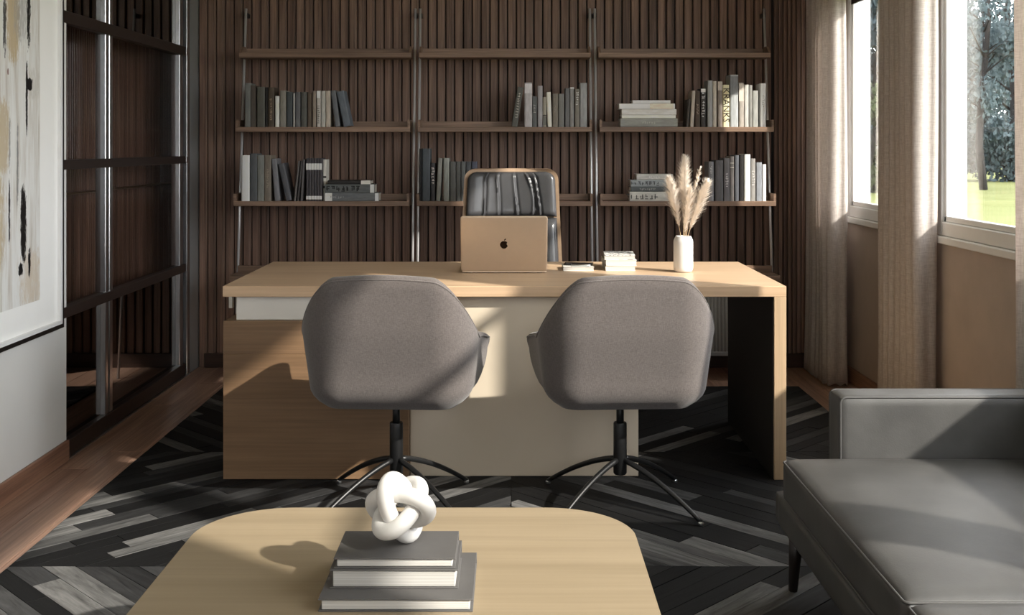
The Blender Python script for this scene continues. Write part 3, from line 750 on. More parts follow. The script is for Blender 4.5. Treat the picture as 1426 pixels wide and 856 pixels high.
# ================================================================== VISITOR CHAIRS
def make_chair(name, label, loc, yaw, base_yaw):
    t = thing(name, label, 'chair', loc, yaw, 'grey visitor chairs')
    R, st, L2 = 0.147, 0.160, 0.27; ztop, zarm, zb = 0.853, 0.645, 0.385; Y0 = -0.255
    aL = R * PI / 2; L = st + aL + L2
    def plan(s):
        sg = 1 if s >= 0 else -1; a = abs(s)
        if a < st: return (sg * a, Y0, 0.0, -1.0)
        if a < st + aL:
            th = (a - st) / R; return (sg * (st + R * math.sin(th)), Y0 + R - R * math.cos(th), sg * math.sin(th), -math.cos(th))
        q = a - st - aL; return (sg * (st + R + 0.34 * q * q), Y0 + R + q, sg, 0.0)
    def zt(s):
        a = abs(s); z = ztop - (ztop - zarm) * sstep(0.165, 0.41, a) - 0.012 * (a / 0.2) ** 2 * (a < 0.2) - (0.012 if a >= 0.2 else 0)
        z -= 0.035 * sstep(0.41, L, a)
        q = (a - (L - 0.075)) / 0.075
        if q > 0: z -= 0.06 * (1 - math.sqrt(max(0, 1 - q * q)))
        return z
    def zbot(s): return zb + 0.115 * (1 - math.sqrt(max(0.0, 1 - max(0.0, (abs(s) - (L - 0.12)) / 0.12) ** 2)))
    N = 110; bm = bmesh.new(); rings = []
    for i in range(N + 1):
        s = L * math.sin(PI / 2 * (-1 + 2 * i / N)) * 0.35 + 0.65 * (-L + 2 * L * i / N); px_, py_, nx, ny = plan(s); top = zt(s); ring = []
        th = 0.042; qe = max(0.0, (abs(s) - (L - 0.035)) / 0.035); tp = math.sqrt(max(0.0, 1 - qe * qe)) * 0.94 + 0.06
        def add(off, z):
            off = -th / 2 + (off + th / 2) * tp
            lean = -0.045 * max(0, (z - 0.50)) / 0.35 * max(0.0, -ny)
            ring.append(bm.verts.new((px_ + nx * off, py_ + ny * off + lean, z)))
        for k in range(15):
            v = k / 14.0; z0_ = zbot(s); z = z0_ + (top - 0.012 - z0_) * v
            q = max(0.0, 1 - (z - z0_) / 0.07); off = -0.052 * q ** 2.2 - 0.035 * max(0, 1 - (z - zb) / 0.27) + 0.002
            add(off, z)
        for k in range(1, 6):
            a = PI * k / 6.0; add(-th / 2 + th / 2 * math.cos(a), top - 0.012 + 0.016 * math.sin(a))
        for k in range(6):
            v = k / 5.0; zi = max(0.43, zbot(s) + 0.012); z = top - 0.012 - (top - 0.012 - zi) * v; add(-th - 0.045 * v * v, z)
        rings.append(ring)
    for a, b in zip(rings, rings[1:]):
        for k in range(len(a) - 1): bm.faces.new((a[k], a[k + 1], b[k + 1], b[k]))
    bm.faces.new(rings[0]); bm.faces.new(rings[-1][::-1])
    # underside closing
    under = [r[0] for r in rings]; bm.faces.new(under)
    o = obj('shell', bm, M['chair_fab'], t, True); smooth_angle(o, 50)
    # seam welt round the rim
    pts = []
    for i in range(N + 1):
        s = -L * 0.93 + 2 * L * 0.93 * i / N; px_, py_, nx, ny = plan(s); z = zt(s) - 0.010
        lean = -0.045 * max(0, (z - 0.50)) / 0.35 * max(0.0, -ny)
        pts.append((px_ + nx * 0.0, py_ + ny * 0.0 + lean, z))
    obj('seam', tube(bmesh.new(), pts, 0.0032, 6), M['chair_fab'], o, True)
    bm = rbox(0.45, 0.40, 0.085, 0.04, 10, 0.02)
    for v in bm.verts: v.co += Vector((0, 0.03, 0.44))
    obj('seat', bm, M['chair_fab'], t, True)
    bs = bpy.data.objects.new('base', None)
    obj('swivel_plate', lathe(bmesh.new(), [(0, 0.372), (0.10, 0.372), (0.105, 0.378), (0.105, 0.386), (0, 0.386)], 24), M['black_metal'], t)
    obj('column', tube(bmesh.new(), [(0, 0, 0.28), (0, 0, 0.38)], 0.0135, 16), M['black_metal'], t, True)
    o = obj('sleeve', lathe(bmesh.new(), [(0, 0.115), (0.020, 0.115), (0.024, 0.121), (0.024, 0.296), (0.0225, 0.30), (0, 0.30)], 20), M['black_metal'], t); smooth_angle(o)
    bm = bmesh.new(); pts = []; rr = []
    for k in range(15):
        u = k / 14.0; rad = 0.018 + 0.325 * u
        pts.append((rad, 0, 0.168 - 0.050 * u - 0.097 * u ** 1.7)); rr.append(0.0105 - 0.0025 * u)
    tube(bm, pts, rr, 8)
    lg = obj('leg', bm, M['black_metal'], t, True); lg.rotation_euler = (0, 0, base_yaw)
    ft = obj('glide', lathe(bmesh.new(), [(0, 0.0125), (0.009, 0.0125), (0.010, 0.02), (0.008, 0.024), (0, 0.024)], 10, (0.340, 0)), M['alu'], lg)
    for k in (1, 2, 3):
        l2 = share(lg, t, None, (0, 0, base_yaw + k * PI / 2)); share(ft, l2)
    return t
RUGZ = 0.0
make_chair('visitor_chair', 'grey upholstered swivel chair facing the desk pedestal drawers', (-0.410, 3.985, RUGZ), math.radians(-3), math.radians(45 + 3))
make_chair('visitor_chair', 'grey upholstered swivel chair facing the desk near the vase', (0.388, 3.985, RUGZ), math.radians(3), math.radians(45 - 3 + 2))

# ================================================================== OFFICE CHAIR behind the desk
ec = thing('office_chair', 'high-back grey leather office chair with tan shell behind the laptop', 'office chair', (0.0, 5.62, 0.001))
def half_w(z, zt_, W0, r):
    wv = W0 + 0.02 * (1.15 - z) / 0.5
    if z > zt_ - r: wv = wv - r + math.sqrt(max(0.0, r * r - (z - (zt_ - r)) ** 2))
    return wv
def lean_y(z): return 0.02 + 0.10 * (z - 0.45) / 0.7
bm = bmesh.new(); fr, bk = [], []
zz = [0.46 + (1.168 - 0.46) * (1 - (1 - k / 40.0) ** 1.7) for k in range(41)]
for z in zz:
    hw = half_w(z, 1.168, 0.238, 0.055); ra, rb = [], []
    for k in range(21):
        u = -1 + 2 * k / 20.0; y = lean_y(z) - 0.05 * u * u
        ra.append(bm.verts.new((hw * u, y, z))); rb.append(bm.verts.new((hw * u, y + 0.028, z)))
    fr.append(ra); bk.append(rb)
for g in (fr, bk):
    for a, b in zip(g, g[1:]):
        for k in range(20): bm.faces.new((a[k], a[k + 1], b[k + 1], b[k]))
for a, b, c_, d_ in zip(fr, fr[1:], bk, bk[1:]):
    bm.faces.new((a[0], b[0], d_[0], c_[0])); bm.faces.new((a[-1], b[-1], d_[-1], c_[-1]))
for k in range(20):
    bm.faces.new((fr[0][k], fr[0][k + 1], bk[0][k + 1], bk[0][k])); bm.faces.new((fr[-1][k], fr[-1][k + 1], bk[-1][k + 1], bk[-1][k]))
smooth_angle(obj('back_shell', bm, M['tan'], ec), 50)
def cushion_back(z0, z1, wr, creases, amp, t0=0.045, bol=0.0):
    bm = bmesh.new(); NU, NV = 90, 44; g = []
    for j in range(NV + 1):
        v = j / NV; z = z0 + (z1 - z0) * v; r = []
        hw = min(half_w(z, 1.168, 0.238, 0.055), 9) - 0.016
        if z > 1.150 - 0.05: hw = min(hw, half_w(z + 0.001, 1.152, 0.222, 0.045))
        for i in range(NU + 1):
            u = -1 + 2 * i / NU
            e = (1 - abs(u) ** 10) ** 0.5 * (1 - abs(2 * v - 1) ** 12) ** 0.5 if abs(u) < 1 else 0
            y = lean_y(z) - 0.05 * u * u - 0.001
            th = t0 * e
            if bol: th += bol * e * sstep(0.55, 0.8, abs(u)) - 0.6 * bol * e * (1 - sstep(0.4, 0.72, abs(u)))
            for (u0, a, ph, wdt, sg) in creases:
                uc = u0 + a * math.sin(2.2 * v + ph); q = (u - uc) / wdt
                th += sg * amp * e * math.exp(-q * q) * (0.75 + 0.25 * math.sin(5 * v + ph * 3))
                th -= sg * amp * 0.7 * e * math.exp(-((u - uc - 1.6 * wdt) / wdt) ** 2)
            r.append(bm.verts.new((hw * u, y - th, z)))
        g.append(r)
    for a, b in zip(g, g[1:]):
        for k in range(NU): bm.faces.new((a[k], a[k + 1], b[k + 1], b[k]))
    return bm
cr = [(-0.62, 0.03, 0.4, 0.022, 1), (-0.33, 0.04, 1.3, 0.03, 1), (0.10, 0.05, 2.4, 0.03, 1), (0.33, 0.16, 0.9, 0.028, 1), (0.58, 0.06, 2.0, 0.026, 1)]
smooth_angle(obj('upper_cushion', cushion_back(0.925, 1.152, 0, cr, 0.011), M['leather_dark'], ec), 80)
smooth_angle(obj('lower_cushion', cushion_back(0.50, 0.921, 0, [(-0.2, 0.04, 0.3, 0.03, 1), (0.25, 0.05, 1.0, 0.03, 1)], 0.006, 0.05, 0.03), M['leather_dark'], ec), 80)
bm = rbox(0.50, 0.48, 0.11, 0.045, 10, 0.02)
for v in bm.verts: v.co += Vector((0, -0.24, 0.45))
obj('seat', bm, M['leather_dark'], ec, True)
for s in (-1, 1):
    ar = obj('armrest', tube(bmesh.new(), [(s * 0.26, -0.02, 0.48), (s * 0.29, -0.04, 0.62), (s * 0.29, -0.10, 0.655), (s * 0.29, -0.32, 0.655), (s * 0.285, -0.36, 0.63), (s * 0.26, -0.36, 0.44)], 0.014, 8), M['black_metal'], ec, True)
    obj('arm_pad', B(s * 0.29 - 0.025, s * 0.29 + 0.025, -0.32, -0.10, 0.655, 0.675, 0.008, 2), M['leather_dark'], ar)
obj('column', tube(bmesh.new(), [(0, -0.22, 0.10), (0, -0.22, 0.41)], 0.025, 16), M['black_metal'], ec, True)
for k in range(5):
    a = 2 * PI * k / 5 + 0.3; cx, cy_ = math.cos(a), math.sin(a)
    lg = obj('leg', tube(bmesh.new(), [(0.02 * cx, -0.22 + 0.02 * cy_, 0.12), (0.15 * cx, -0.22 + 0.15 * cy_, 0.10), (0.28 * cx, -0.22 + 0.28 * cy_, 0.075)], [0.02, 0.018, 0.014], 8), M['alu'], ec, True)
    obj('castor', tube(bmesh.new(), [(0.28 * cx - 0.02 * cy_, -0.22 + 0.28 * cy_ + 0.02 * cx, 0.037), (0.28 * cx + 0.02 * cy_, -0.22 + 0.28 * cy_ - 0.02 * cx, 0.037)], 0.026, 12), M['black_metal'], lg, True)

# ================================================================== THINGS ON THE DESK
lp = thing('laptop', 'open laptop with bronze-coloured metal lid standing on the oak desk', 'laptop', (X(702, 4.70), 4.703, DT))
bm = bmesh.new(); prism(bm, round_rect(-0.18, 0.18, 0.0, 0.246, 0.010, 5), 0.003, 0.012)
bso = obj('base', bm, M['gold'], lp); obj('keyboard', B(-0.155, 0.155, 0.03, 0.135, 0.012, 0.0132), M['keys'], bso)
obj('trackpad', B(-0.07, 0.07, 0.145, 0.235, 0.012, 0.0124), M['alu'], bso)
for s in (-1, 1): obj('rubber_foot', box(B(s * 0.15 - 0.01, s * 0.15 + 0.01, 0.02, 0.03, 0, 0.003), s * 0.15 - 0.01, s * 0.15 + 0.01, 0.21, 0.22, 0, 0.003), M['keys'], bso)
# lid: thin slab with softly rolled edges; back faces the visitor chairs
bm = bmesh.new(); LH, LW = 0.245, 0.3625
def lid_ring(ins, y): return [(p[0], y, p[1]) for p in round_rect(-LW / 2 + ins, LW / 2 - ins, ins * 0.6, LH - ins, 0.011, 6)]
rings = [lid_ring(0.002, 0.006), lid_ring(0.0, 0.004), lid_ring(0.0005, 0.0022), lid_ring(0.002, 0.0010), lid_ring(0.006, 0.0003), lid_ring(0.014, 0.0)]
vr = [[bm.verts.new(p) for p in r] for r in rings]
for a, b in zip(vr, vr[1:]):
    for k in range(len(a)): bm.faces.new((a[k], a[(k + 1) % len(a)], b[(k + 1) % len(a)], b[k]))
bm.faces.new(vr[-1]); bm.faces.new(vr[0])
lid = obj('lid', bm, M['gold'], lp); smooth_angle(lid, 35); lid.location = (0, 0, 0.006); lid.rotation_euler = (math.radians(15), 0, 0)
obj('screen', B(-0.17, 0.17, 0.006, 0.0064, 0.012, 0.235), M['black_plastic'], lid)
bm = bmesh.new()   # fruit mark with a bite on the right and a leaf
lc = Vector((0, LH * 0.49)); outl = []
for k in range(48):
    a = 2 * PI * k / 48
    r = 0.0165 * (1 - 0.10 * math.exp(-((a - PI / 2) / 0.30) ** 2) - 0.07 * math.exp(-((a - 1.5 * PI) / 0.22) ** 2))
    px_, pz_ = r * math.cos(a) * 1.02, r * math.sin(a) * (1.02 if math.sin(a) > 0 else 1.12)
    if math.sin(a) < -0.2: px_ *= 1 - 0.22 * (-math.sin(a) - 0.2)
    q = Vector((px_, pz_)) - Vector((0.0206, 0.0033))
    if q.length < 0.0096: q = q.normalized() * 0.0096; px_, pz_ = q.x + 0.0206, q.y + 0.0033
    outl.append((px_, pz_))
v0 = [bm.verts.new((p[0], -0.0004, lc.y + p[1])) for p in outl]; bm.faces.new(v0)
leaf = [(0.000, 0.0180), (0.0012, 0.0228), (0.0046, 0.0262), (0.0080, 0.0272), (0.0074, 0.0230), (0.0044, 0.0192)]
bm.faces.new([bm.verts.new((p[0], -0.0004, lc.y + p[1])) for p in leaf])
obj('logo', bm, M['logo'], lid)

nb = thing('notebook', 'white notebook lying flat on the desk beside the laptop', 'notebook', (X(804.5, 4.85), 4.784, DT), math.radians(0))
obj('cover', box(box(B(-0.066, 0.066, 0, 0.135, 0, 0.0016), -0.066, 0.066, 0, 0.135, 0.0145, 0.0161), -0.066, -0.0645, 0, 0.135, 0, 0.0161), M['white_paper'], nb)
obj('pages', B(-0.064, 0.064, 0.002, 0.132, 0.0018, 0.0143), M['pages_h'], nb)
ph = thing('phone', 'black smartphone lying on the white notebook', 'phone', (X(806, 4.87), 4.875, DT + 0.0163), math.radians(82))
bm = bmesh.new(); prism(bm, round_rect(-0.034, 0.034, -0.062, 0.062, 0.009, 5), 0, 0.0075); obj('body', bm, M['black_plastic'], ph)
obj('camera_bump', B(-0.030, -0.008, 0.03, 0.055, 0.0075, 0.009, 0.001), M['black_metal'], ph)
pn = obj('pen', tube(bmesh.new(), [(-0.04, 0, 0.0045), (0.038, 0, 0.0045), (0.046, 0, 0.0045)], [0.0042, 0.0042, 0.001], 10), M['alu'], None, True); pn.location = (X(808, 4.82), 4.812, DT + 0.0163); pn.rotation_euler = (0, 0, 0.05)
tag(pn, 'silver pen lying on the front of the white notebook', 'pen')
zz_ = DT
for i, (x0, x1, th, lb) in enumerate([(843.5, 885, 0.022, 'white hardback lying on the desk, lowest of the small stack near the vase'), (844, 887, 0.0245, 'white book in the middle of the small stack near the vase'), (842, 885, 0.0195, 'white and grey patterned book on top of the small stack near the vase')]):
    t = thing('book', lb, 'book', (X((x0 + x1) / 2, 4.784), 4.784 + 0.008 * (i == 2), zz_), [0.0, 0.03, -0.05][i], 'small stack of books on the desk')
    hw = (x1 - x0) * 4.784 / F / 2
    if i < 2: mt = M['white_paper']
    else:
        n = NT('mottled_cover'); f = n.noise(n.coord((60, 60, 60)), 1, 4, 0.6); mt = n.set(n.ramp(f, [(0.42, lin((120, 116, 112))), (0.52, lin((232, 230, 226)))]), 0.6)
    obj('cover', box(box(B(-hw, hw, 0, 0.19, 0, 0.0018), -hw, hw, 0, 0.19, th - 0.0022, th - 0.0003), -hw, -hw + 0.0018, 0, 0.19, 0, th - 0.0003), mt, t)
    obj('pages', B(-hw + 0.002, hw - 0.002, 0.002, 0.187, 0.002, th - 0.0024), M['pages_h'], t)
    zz_ += th
VXp, VYp = X(951.5, 4.745), 4.745
vs = obj('vase', lathe(bmesh.new(), [(0, 0.0), (0.030, 0.0), (0.036, 0.003), (0.040, 0.010), (0.0415, 0.022), (0.0415, 0.128), (0.0408, 0.134), (0.0345, 0.149), (0.033, 0.152), (0.030, 0.153), (0.027, 0.151), (0.027, 0.10), (0, 0.09)], 40), M['vase'], None, True)
vs.location = (VXp, VYp, DT); smooth_angle(vs, 60); tag(vs, 'white ceramic bottle vase holding pampas grass on the desk', 'vase')
M['plume'] = plain('pampas_plume', (238, 228, 216), 0.9, 0, 0.10, 60, 0.1, 0, 0.2)
M['plume_stem'] = plain('pampas_stem', (196, 168, 132), 0.8, 0, 0.08, 40)
def plume(label, tipx, tipy, y0, wid, dy, seed, n=900):
    rg = random.Random(seed)
    t = thing('pampas_grass', label, 'pampas grass', (VXp, VYp, DT + 0.10), 0, 'pampas grass in the vase')
    tip = Vector((X(tipx, VYp) - VXp, dy, Z(tipy, VYp) - DT - 0.10)); b0 = Vector((tip.x * 0.05, dy * 0.05, -0.0))
    def P(u): 
        p = b0.lerp(tip, u); p.x += tip.x * (-0.25) * u * (1 - u); p.y += dy * -0.2 * u * (1 - u); return p
    obj('stem', tube(bmesh.new(), [P(k / 12.0) for k in range(13)], [0.0018 - 0.0012 * k / 12 for k in range(13)], 6), M['plume_stem'], t, True)
    bm = bmesh.new(); nt = max(12, n // 16)
    for i in range(nt):                      # feathery tufts set in a spiral, each a bunch of hairs
        u = y0 + (0.985 - y0) * (i + 0.5) / nt; q = (u - y0) / (1 - y0)
        prof = min(1.0, (q / 0.30)) ** 0.7 * (1 - max(0, (q - 0.45) / 0.55) ** 1.8 * 0.80)
        p0 = P(u); ax = (P(min(1, u + 0.02)) - P(u - 0.02)).normalized(); a0 = i * 2.4 + rg.uniform(-0.4, 0.4)
        side = ax.cross(Vector((0, 1, 0.1))).normalized(); s2 = ax.cross(side).normalized()
        LT = (wid * 2.15 * prof + 0.012) * rg.uniform(0.8, 1.25)
        for h_ in range(16):
            a = a0 + rg.gauss(0, 0.35); out = side * math.cos(a) + s2 * math.sin(a)
            sp = rg.uniform(0.30, 0.85); d1 = (ax + out * sp).normalized(); d2 = (ax * 0.9 + out * (sp + 0.25)).normalized()
            ln = LT * rg.uniform(0.55, 1.1); p = p0 + ax * rg.uniform(-0.006, 0.006)
            wv = ax.cross(out).normalized() * rg.uniform(0.0009, 0.0019)
            m = p + d1 * ln * 0.5; e = m + d2 * ln * 0.5
            v = [bm.verts.new(p - wv * 0.4), bm.verts.new(p + wv * 0.4), bm.verts.new(m + wv), bm.verts.new(m - wv), bm.verts.new(e)]
            bm.faces.new((v[0], v[1], v[2], v[3])); bm.faces.new((v[3], v[2], v[4]))
    obj('plume', bm, M['plume'], t)['kind'] = 'stuff'
plume('tallest cream pampas plume, upright in the white vase', 954, 218, 0.34, 0.026, 0.0, 1, 1500)
plume('cream pampas plume leaning towards the laptop in the white vase', 931, 248, 0.32, 0.026, -0.02, 2, 1400)
plume('full cream pampas plume leaning towards the windows in the white vase', 984, 253, 0.30, 0.024, -0.03, 3, 1400)
plume('slender pampas plume between two fuller plumes in the white vase', 977, 233, 0.42, 0.008, 0.03, 4, 350)
plume('short beige pampas plume low in the middle of the bunch', 959, 262, 0.28, 0.022, -0.045, 5, 1000)

# ================================================================== COFFEE TABLE with books and knot
TZ = 0.40
ct = thing('coffee_table', 'pale oak coffee table with rounded corners in front of the visitor chairs', 'coffee table', (-0.222, 2.1, 0))
bm = bmesh.new(); prism(bm, round_rect(-0.505, 0.505, -0.635, 0.635, 0.20, 18), TZ - 0.026, TZ)
es = [e for e in bm.edges if abs(e.verts[0].co.z - e.verts[1].co.z) < 1e-6]
bmesh.ops.bevel(bm, geom=es, offset=0.002, segments=2, affect='EDGES')
smooth_angle(obj('top', bm, M['oak_pale'], ct), 35)
for sx in (-1, 1):
    for sy in (-1, 1):
        obj('leg', tube(bmesh.new(), [(sx * 0.33, sy * 0.44, TZ - 0.026), (sx * 0.37, sy * 0.49, 0.0118)], [0.026, 0.017], 14), M['oak_pale'], ct, True)
for o in ct.children:
    if o.name.startswith('leg'):
        for v in o.data.vertices: v.co.z = max(v.co.z, 0.0118)
obj('apron', box(box(B(-0.34, 0.34, -0.45, -0.43, TZ - 0.085, TZ - 0.026), -0.34, 0.34, 0.43, 0.45, TZ - 0.085, TZ - 0.026), -0.01, 0.01, -0.43, 0.43, TZ - 0.075, TZ - 0.026), M['oak_pale'], ct)
def tbook(label, x0, x1, y0, y1, z0, z1):
    t = thing('book', label, 'book', ((x0 + x1) / 2, y0, z0), 0, 'grey books stacked on the coffee table')
    hw, dp, h = (x1 - x0) / 2, y1 - y0, z1 - z0; b = 0.0028
    bm = bmesh.new(); box(bm, -hw, hw, 0, dp, 0, b, 0.0006); box(bm, -hw, hw, 0, dp, h - b, h, 0.0006); box(bm, -hw, hw, dp - 0.003, dp, b, h - b)
    obj('cover', bm, M['grey_cover'], t); obj('pages', B(-hw + 0.006, hw - 0.006, 0.0035, dp - 0.003, b, h - b, 0.0015), M['pages_h'], t)
tbook('large grey hardback on the coffee table, lowest of the stack', -0.367, -0.073, 2.122, 2.366, TZ, 0.4245)
tbook('thick grey hardback in the middle of the coffee table stack', -0.353, -0.103, 2.171, 2.333, 0.4245, 0.462)
tbook('thin grey hardback on top of the stack under the white knot', -0.346, -0.109, 2.176, 2.33, 0.462, 0.4825)
bm = bmesh.new(); a_, b_, r_ = 0.0640, 0.0355, 0.0166
axes = [(Vector((1, 0, 0)), Vector((0, 1, 0))), (Vector((0, 1, 0)), Vector((0, 0, 1))), (Vector((0, 0, 1)), Vector((1, 0, 0)))]
for A_, B_ in axes:
    pts = []
    for k in range(56):
        th = 2 * PI * k / 56; pts.append(A_ * a_ * math.copysign(abs(math.cos(th)) ** 0.9, math.cos(th)) + B_ * b_ * math.copysign(abs(math.sin(th)) ** 0.9, math.sin(th)))
    tube(bm, pts, r_, 20, closed=True)
vd = Vector((-0.22, 2.24, -0.73)).normalized()
q = Vector((1, 1, 1)).normalized().rotation_difference(-vd).to_matrix().to_4x4()
roll = Matrix.Rotation(math.radians(62), 4, -vd)
bmesh.ops.transform(bm, matrix=roll @ q, verts=bm.verts[:])
zmin = min(v.co.z for v in bm.verts)
kn = obj('knot_sculpture', bm, M['ceramic'], None, True); kn.location = (X(557.5, 2.25), 2.25, 0.4827 - zmin)
tag(kn, 'white ceramic knot sculpture resting on the grey books', 'sculpture')

# ================================================================== SOFA
sf = thing('sofa', 'dark grey leather sofa with piped seat cushions under the windows', 'sofa', (1.2, 2.14, 0))
ox, oy = 1.2, 2.14
def sbox(name, x0, x1, y0, y1, z0, z1, r, n=10, puff=0.0, parent=None, m='leather'):
    bm = rbox(x1 - x0, y1 - y0, z1 - z0, r, n, puff)
    for v in bm.verts: v.co += Vector(((x0 + x1) / 2 - ox, (y0 + y1) / 2 - oy, (z0 + z1) / 2))
    return obj(name, bm, M[m], parent or sf, True)
def piping(parent, x0, x1, y0, y1, z, r=0.012, rr=0.0032):
    P = [(p[0] - ox, p[1] - oy, z) for p in round_rect(x0, x1, y0, y1, r, 6)]
    return obj('piping', tube(bmesh.new(), P, rr, 6, closed=True), M['leather'], parent, True)
sbox('frame', 0.762, 1.68, 1.02, 3.245, 0.195, 0.292, 0.018)
for (y0, y1) in ((2.155, 3.128), (1.14, 2.145)):
    cu = sbox('seat_cushion', 0.757, 1.46, y0, y1, 0.294, 0.412, 0.022, 16, 0.022)
    piping(cu, 0.760, 1.457, y0 + 0.003, y1 - 0.003, 0.402); piping(cu, 0.760, 1.457, y0 + 0.003, y1 - 0.003, 0.303)
    sbox('back_cushion', 1.46, 1.57, y0, y1, 0.30, 0.63, 0.04, 10)
for (y0, y1) in ((3.132, 3.243), (1.025, 1.136)):
    am = sbox('armrest', 0.92, 1.68, y0, y1, 0.292, 0.583, 0.018)
    for yy in (y0 + 0.004, y1 - 0.004):
        P = [(p[0] - ox, yy - oy, p[1]) for p in round_rect(0.924, 1.676, 0.296, 0.579, 0.016, 5)]
        obj('piping', tube(bmesh.new(), P, 0.0032, 6, closed=True), M['leather'], am, True)
sbox('backrest', 1.57, 1.68, 1.14, 3.128, 0.292, 0.69, 0.025)
for lx_ in (0.815, 1.63):
    for ly_ in (1.08, 3.19):
        obj('leg', tube(bmesh.new(), [(lx_ - ox, ly_ - oy, 0.2), (lx_ - ox - 0.008, ly_ - oy + 0.01, 0.0118 if lx_ < 1.5 else 0.0)], [0.022, 0.013], 12), M['dark_leg'], sf, True)

for o in sf.children:
    if o.name.startswith('leg'):
        for v in o.data.vertices: v.co.z = max(v.co.z, 0.0118)

# ================================================================== CURTAINS
def curtain(label, xi, y0, y1, xe, nf, amp, seed, thick=0.004):
    """pleats run along y from y1 to y0 at x = xi, then the near end turns towards the window as far as xe"""
    rg = random.Random(seed); plan = []
    for k in range(nf + 1):
        y = y1 + (y0 + 0.05 - y1) * k / nf
        plan.append((xi + amp * rg.uniform(0.7, 1.2) * (1 if k % 2 == 0 else -1), y + rg.uniform(-0.008, 0.008)))
    w_ = xe - xi
    plan += [(xi - 0.004, y0 + 0.015), (xi + w_ * 0.30, y0 - 0.008), (xi + w_ * 0.62, y0 + 0.010), (xi + w_ * 0.86, y0 + 0.002), (xe, y0 + 0.022)]
    for _ in range(3):      # smooth the plan curve
        P = [plan[0]]
        for a, b in zip(plan, plan[1:]): P += [(a[0] * 0.75 + b[0] * 0.25, a[1] * 0.75 + b[1] * 0.25), (a[0] * 0.25 + b[0] * 0.75, a[1] * 0.25 + b[1] * 0.75)]
        plan = P + [plan[-1]]
    bm = bmesh.new(); NV = 30; g = []; yc = (y0 + y1) / 2; n = len(plan)
    for j in range(NV + 1):
        v = j / NV; z = 0.004 + (ZC - 0.02) * v; r = []
        for i, (x_, y_) in enumerate(plan):
            u = i / n; lo = max(0, 1 - v * 5) ** 2
            xx = xi + (x_ - xi) * (1 + 0.10 * lo) + 0.004 * math.sin(7 * v + 9 * u + seed) - 0.012 * lo * (1 - u)
            yy = y_ + 0.007 * math.sin(4 * v + 13 * u + seed)
            r.append(bm.verts.new((xx - xi, yy - yc, z + ((0.007 * math.sin(60 * u + seed) + 0.008) if j == 0 else 0))))
        g.append(r)
    for a, b in zip(g, g[1:]):
        for k in range(n - 1): bm.faces.new((a[k], a[k + 1], b[k + 1], b[k]))
    t = thing('curtain', label, 'curtain', (xi, yc, 0), 0, 'linen curtains at the windows')
    o = obj('fabric', bm, M['curtain'], t, True)
    md = o.modifiers.new('thickness', 'SOLIDIFY'); md.thickness = thick; md.offset = 0
    obj('heading_tape', B(-0.02, xe - xi, -(y1 - y0) / 2, (y1 - y0) / 2, ZC - 0.03, ZC - 0.001), M['white_paint'], t)
    return t
curtain('pale linen curtain gathered in the corner by the slatted wall', 1.690, 5.95, 6.40, 1.79, 12, 0.020, 3)
curtain('beige linen curtain gathered on the pier between two windows', 1.722, 4.77, 5.24, 1.825, 12, 0.018, 8)
curtain('beige linen curtain gathered beside the sofa end of the wide window', 1.672, 3.34, 3.71, 1.76, 8, 0.016, 5)
tr = obj('curtain_track', B(1.72, 1.77, YF + 0.05, 6.45, ZC - 0.0012, ZC, 0), M['white_paint']); tag(tr, 'white curtain track fixed along the ceiling above the windows', 'curtain track')

# ================================================================== OUTSIDE: lawn and trees
def lawn_mat():
    n = NT('lawn_grass'); f = n.noise(n.coord((1, 1, 1), False), 0.35, 6, 0.6); g = n.noise(n.coord((1, 1, 1), False), 14, 4, 0.7)
    c = n.ramp(f, [(0.3, lin((98, 102, 62))), (0.7, lin((118, 119, 82)))]); c = n.mix(n.math('MULTIPLY', g, 0.5), c, lin((84, 92, 54)))
    n.bump(g, 0.6, 0.05); return n.set(c, 0.9, 0, 0.1)
bm = B(2.02, 150, -40, 190, -0.6, -0.45); box(bm, -40, 2.02, -40, YF - 0.11, -0.6, -0.45)
lw = obj('lawn', bm, lawn_mat()); lw['kind'] = 'structure'
M['bark'] = wood('bark', (30, 28, 28), (52, 50, 50), 2, 0.9, 0.6, 0.2)
def leaf_mat(name, a, b):
    n = NT(name); f = n.noise(n.coord((1, 1, 1)), 2.5, 3); c = n.ramp(f, [(0.3, lin(a)), (0.7, lin(b))])
    n.set(c, 0.7, 0, 0.2); tl = n.new('ShaderNodeBsdfTranslucent'); n.link(c, tl.inputs[0])
    mx = n.new('ShaderNodeMixShader'); mx.inputs[0].default_value = 0.35
    n.link(n.b.outputs[0], mx.inputs[1]); n.link(tl.outputs[0], mx.inputs[2]); n.link(mx.outputs[0], n.out.inputs['Surface']); return n.m
M['leaf_dark'] = leaf_mat('hazed_dark_leaves', (66, 80, 84), (98, 110, 114)); M['leaf_pale'] = leaf_mat('pale_leaves', (70, 82, 54), (96, 106, 74)); M['leaf_blue'] = leaf_mat('hazed_blue_needles', (58, 72, 78), (82, 96, 102))  # dark and bluish leaves: pale blue haze is mixed into their colour
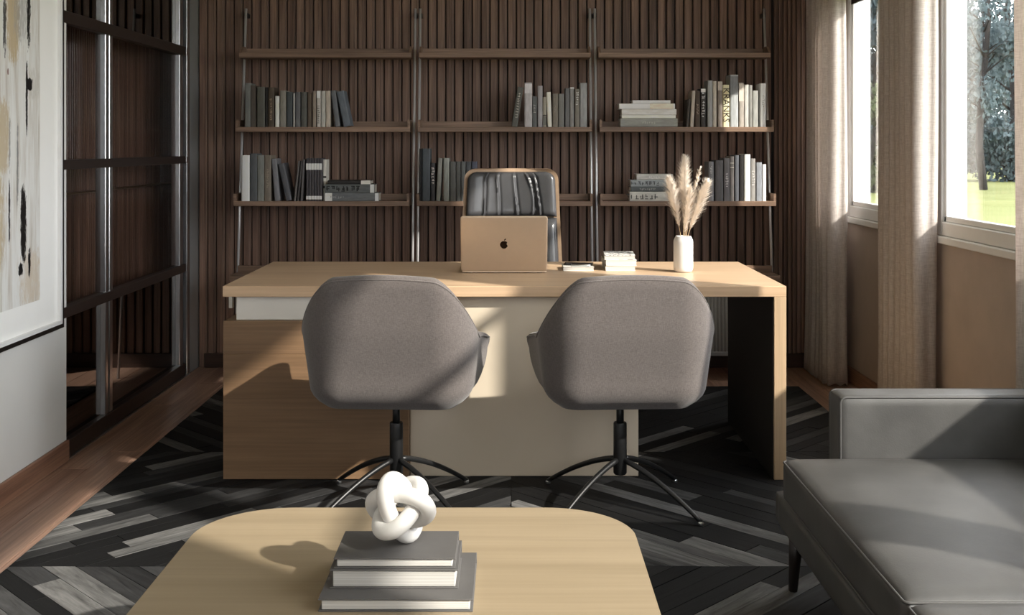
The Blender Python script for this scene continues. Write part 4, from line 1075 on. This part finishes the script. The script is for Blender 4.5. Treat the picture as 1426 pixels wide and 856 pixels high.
def tree(name, label, x, y, h, crown, shape, m, n, seed, leaf=0.25, trunk_r=0.25, z0=0.25):
    rg = random.Random(seed); t = thing(name, label, 'tree', (x, y, -0.45), 0, 'trees beyond the lawn')
    pts = [(0.15 * math.sin(k * 0.9 + seed) * (k > 0), 0.12 * math.cos(k * 1.3 + seed) * (k > 0), h * 0.9 * k / 8.0) for k in range(9)]
    obj('trunk', tube(bmesh.new(), pts, [trunk_r * (1 - 0.85 * k / 8.0) for k in range(9)], 8), M['bark'], t, True)
    bm = bmesh.new()
    br = bmesh.new()
    cl = []
    for i in range(34 if shape != 'cone' else 70):
        u = z0 + (0.97 - z0) * rg.random(); a = rg.uniform(0, 2 * PI)
        if shape == 'cone': rad = crown * (1 - (u - z0) / (1 - z0)) ** 0.9 * rg.uniform(0.4, 1.0); cr_ = crown * 0.20
        else: rad = crown * math.sqrt(max(0.05, 1 - ((u - (z0 + 1) / 2) / ((1 - z0) / 2)) ** 2)) * rg.uniform(0.35, 1.0); cr_ = crown * 0.30
        cl.append((Vector((rad * math.cos(a), rad * math.sin(a), u * h)), cr_ * rg.uniform(0.7, 1.2)))
        tube(br, [(0, 0, max(0.5, u * h - rad * 0.6)), (rad * 0.5 * math.cos(a), rad * 0.5 * math.sin(a), u * h - rad * 0.2), tuple(cl[-1][0])], [trunk_r * 0.22, trunk_r * 0.12, trunk_r * 0.04], 5)
    for i in range(n):
        c0, cr_ = rg.choice(cl); d = Vector((rg.gauss(0, 1), rg.gauss(0, 1), rg.gauss(0, 0.8))); d = d.normalized() * cr_ * rg.random() ** 0.4
        p = c0 + d; s = leaf * rg.uniform(0.6, 1.3)
        e = Euler((rg.uniform(0, 6), rg.uniform(0, 6), rg.uniform(0, 6))).to_matrix()
        v = [bm.verts.new(p + e @ Vector(q) * s) for q in ((-0.5, 0, 0), (0, -0.28, 0.05), (0.5, 0, 0), (0, 0.28, 0.05))]; bm.faces.new(v)
    obj('branches', br, M['bark'], t, True)
    obj('foliage', bm, m, t)['kind'] = 'stuff'
tree('conifer', 'tall bluish conifer far across the lawn', 18.3, 56.0, 11.2, 3.0, 'cone', M['leaf_blue'], 11000, 2, 0.42, 0.25, 0.08)
tree('broadleaf_tree', 'pale green broadleaf tree standing in front of the conifer', 13.5, 41.6, 4.3, 2.0, 'round', M['leaf_pale'], 8000, 3, 0.26, 0.16, 0.10)
tree('broadleaf_tree', 'tall dark broadleaf tree with a bare forked trunk across the lawn', 18.6, 44.0, 15.0, 3.4, 'round', M['leaf_dark'], 7000, 4, 0.24, 0.17, 0.22)
tree('broadleaf_tree', 'dark bushy tree beside the forked trunk across the lawn', 24.6, 55.0, 14.0, 4.6, 'round', M['leaf_dark'], 12000, 6, 0.30, 0.3, 0.05)
tree('broadleaf_tree', 'dark spreading tree at the far edge of the lawn', 33.0, 78.0, 17.0, 7.0, 'round', M['leaf_dark'], 14000, 7, 0.42, 0.3, 0.03)
tree('broadleaf_tree', 'grey green tree at the far edge behind the dark trees', 50.0, 112.0, 17.0, 8.0, 'round', M['leaf_blue'], 12000, 9, 0.6, 0.3, 0.03)
tree('broadleaf_tree', 'low grey green tree at the far edge behind the conifer', 31.5, 98.0, 10.0, 6.0, 'round', M['leaf_blue'], 9000, 10, 0.6, 0.3, 0.03)
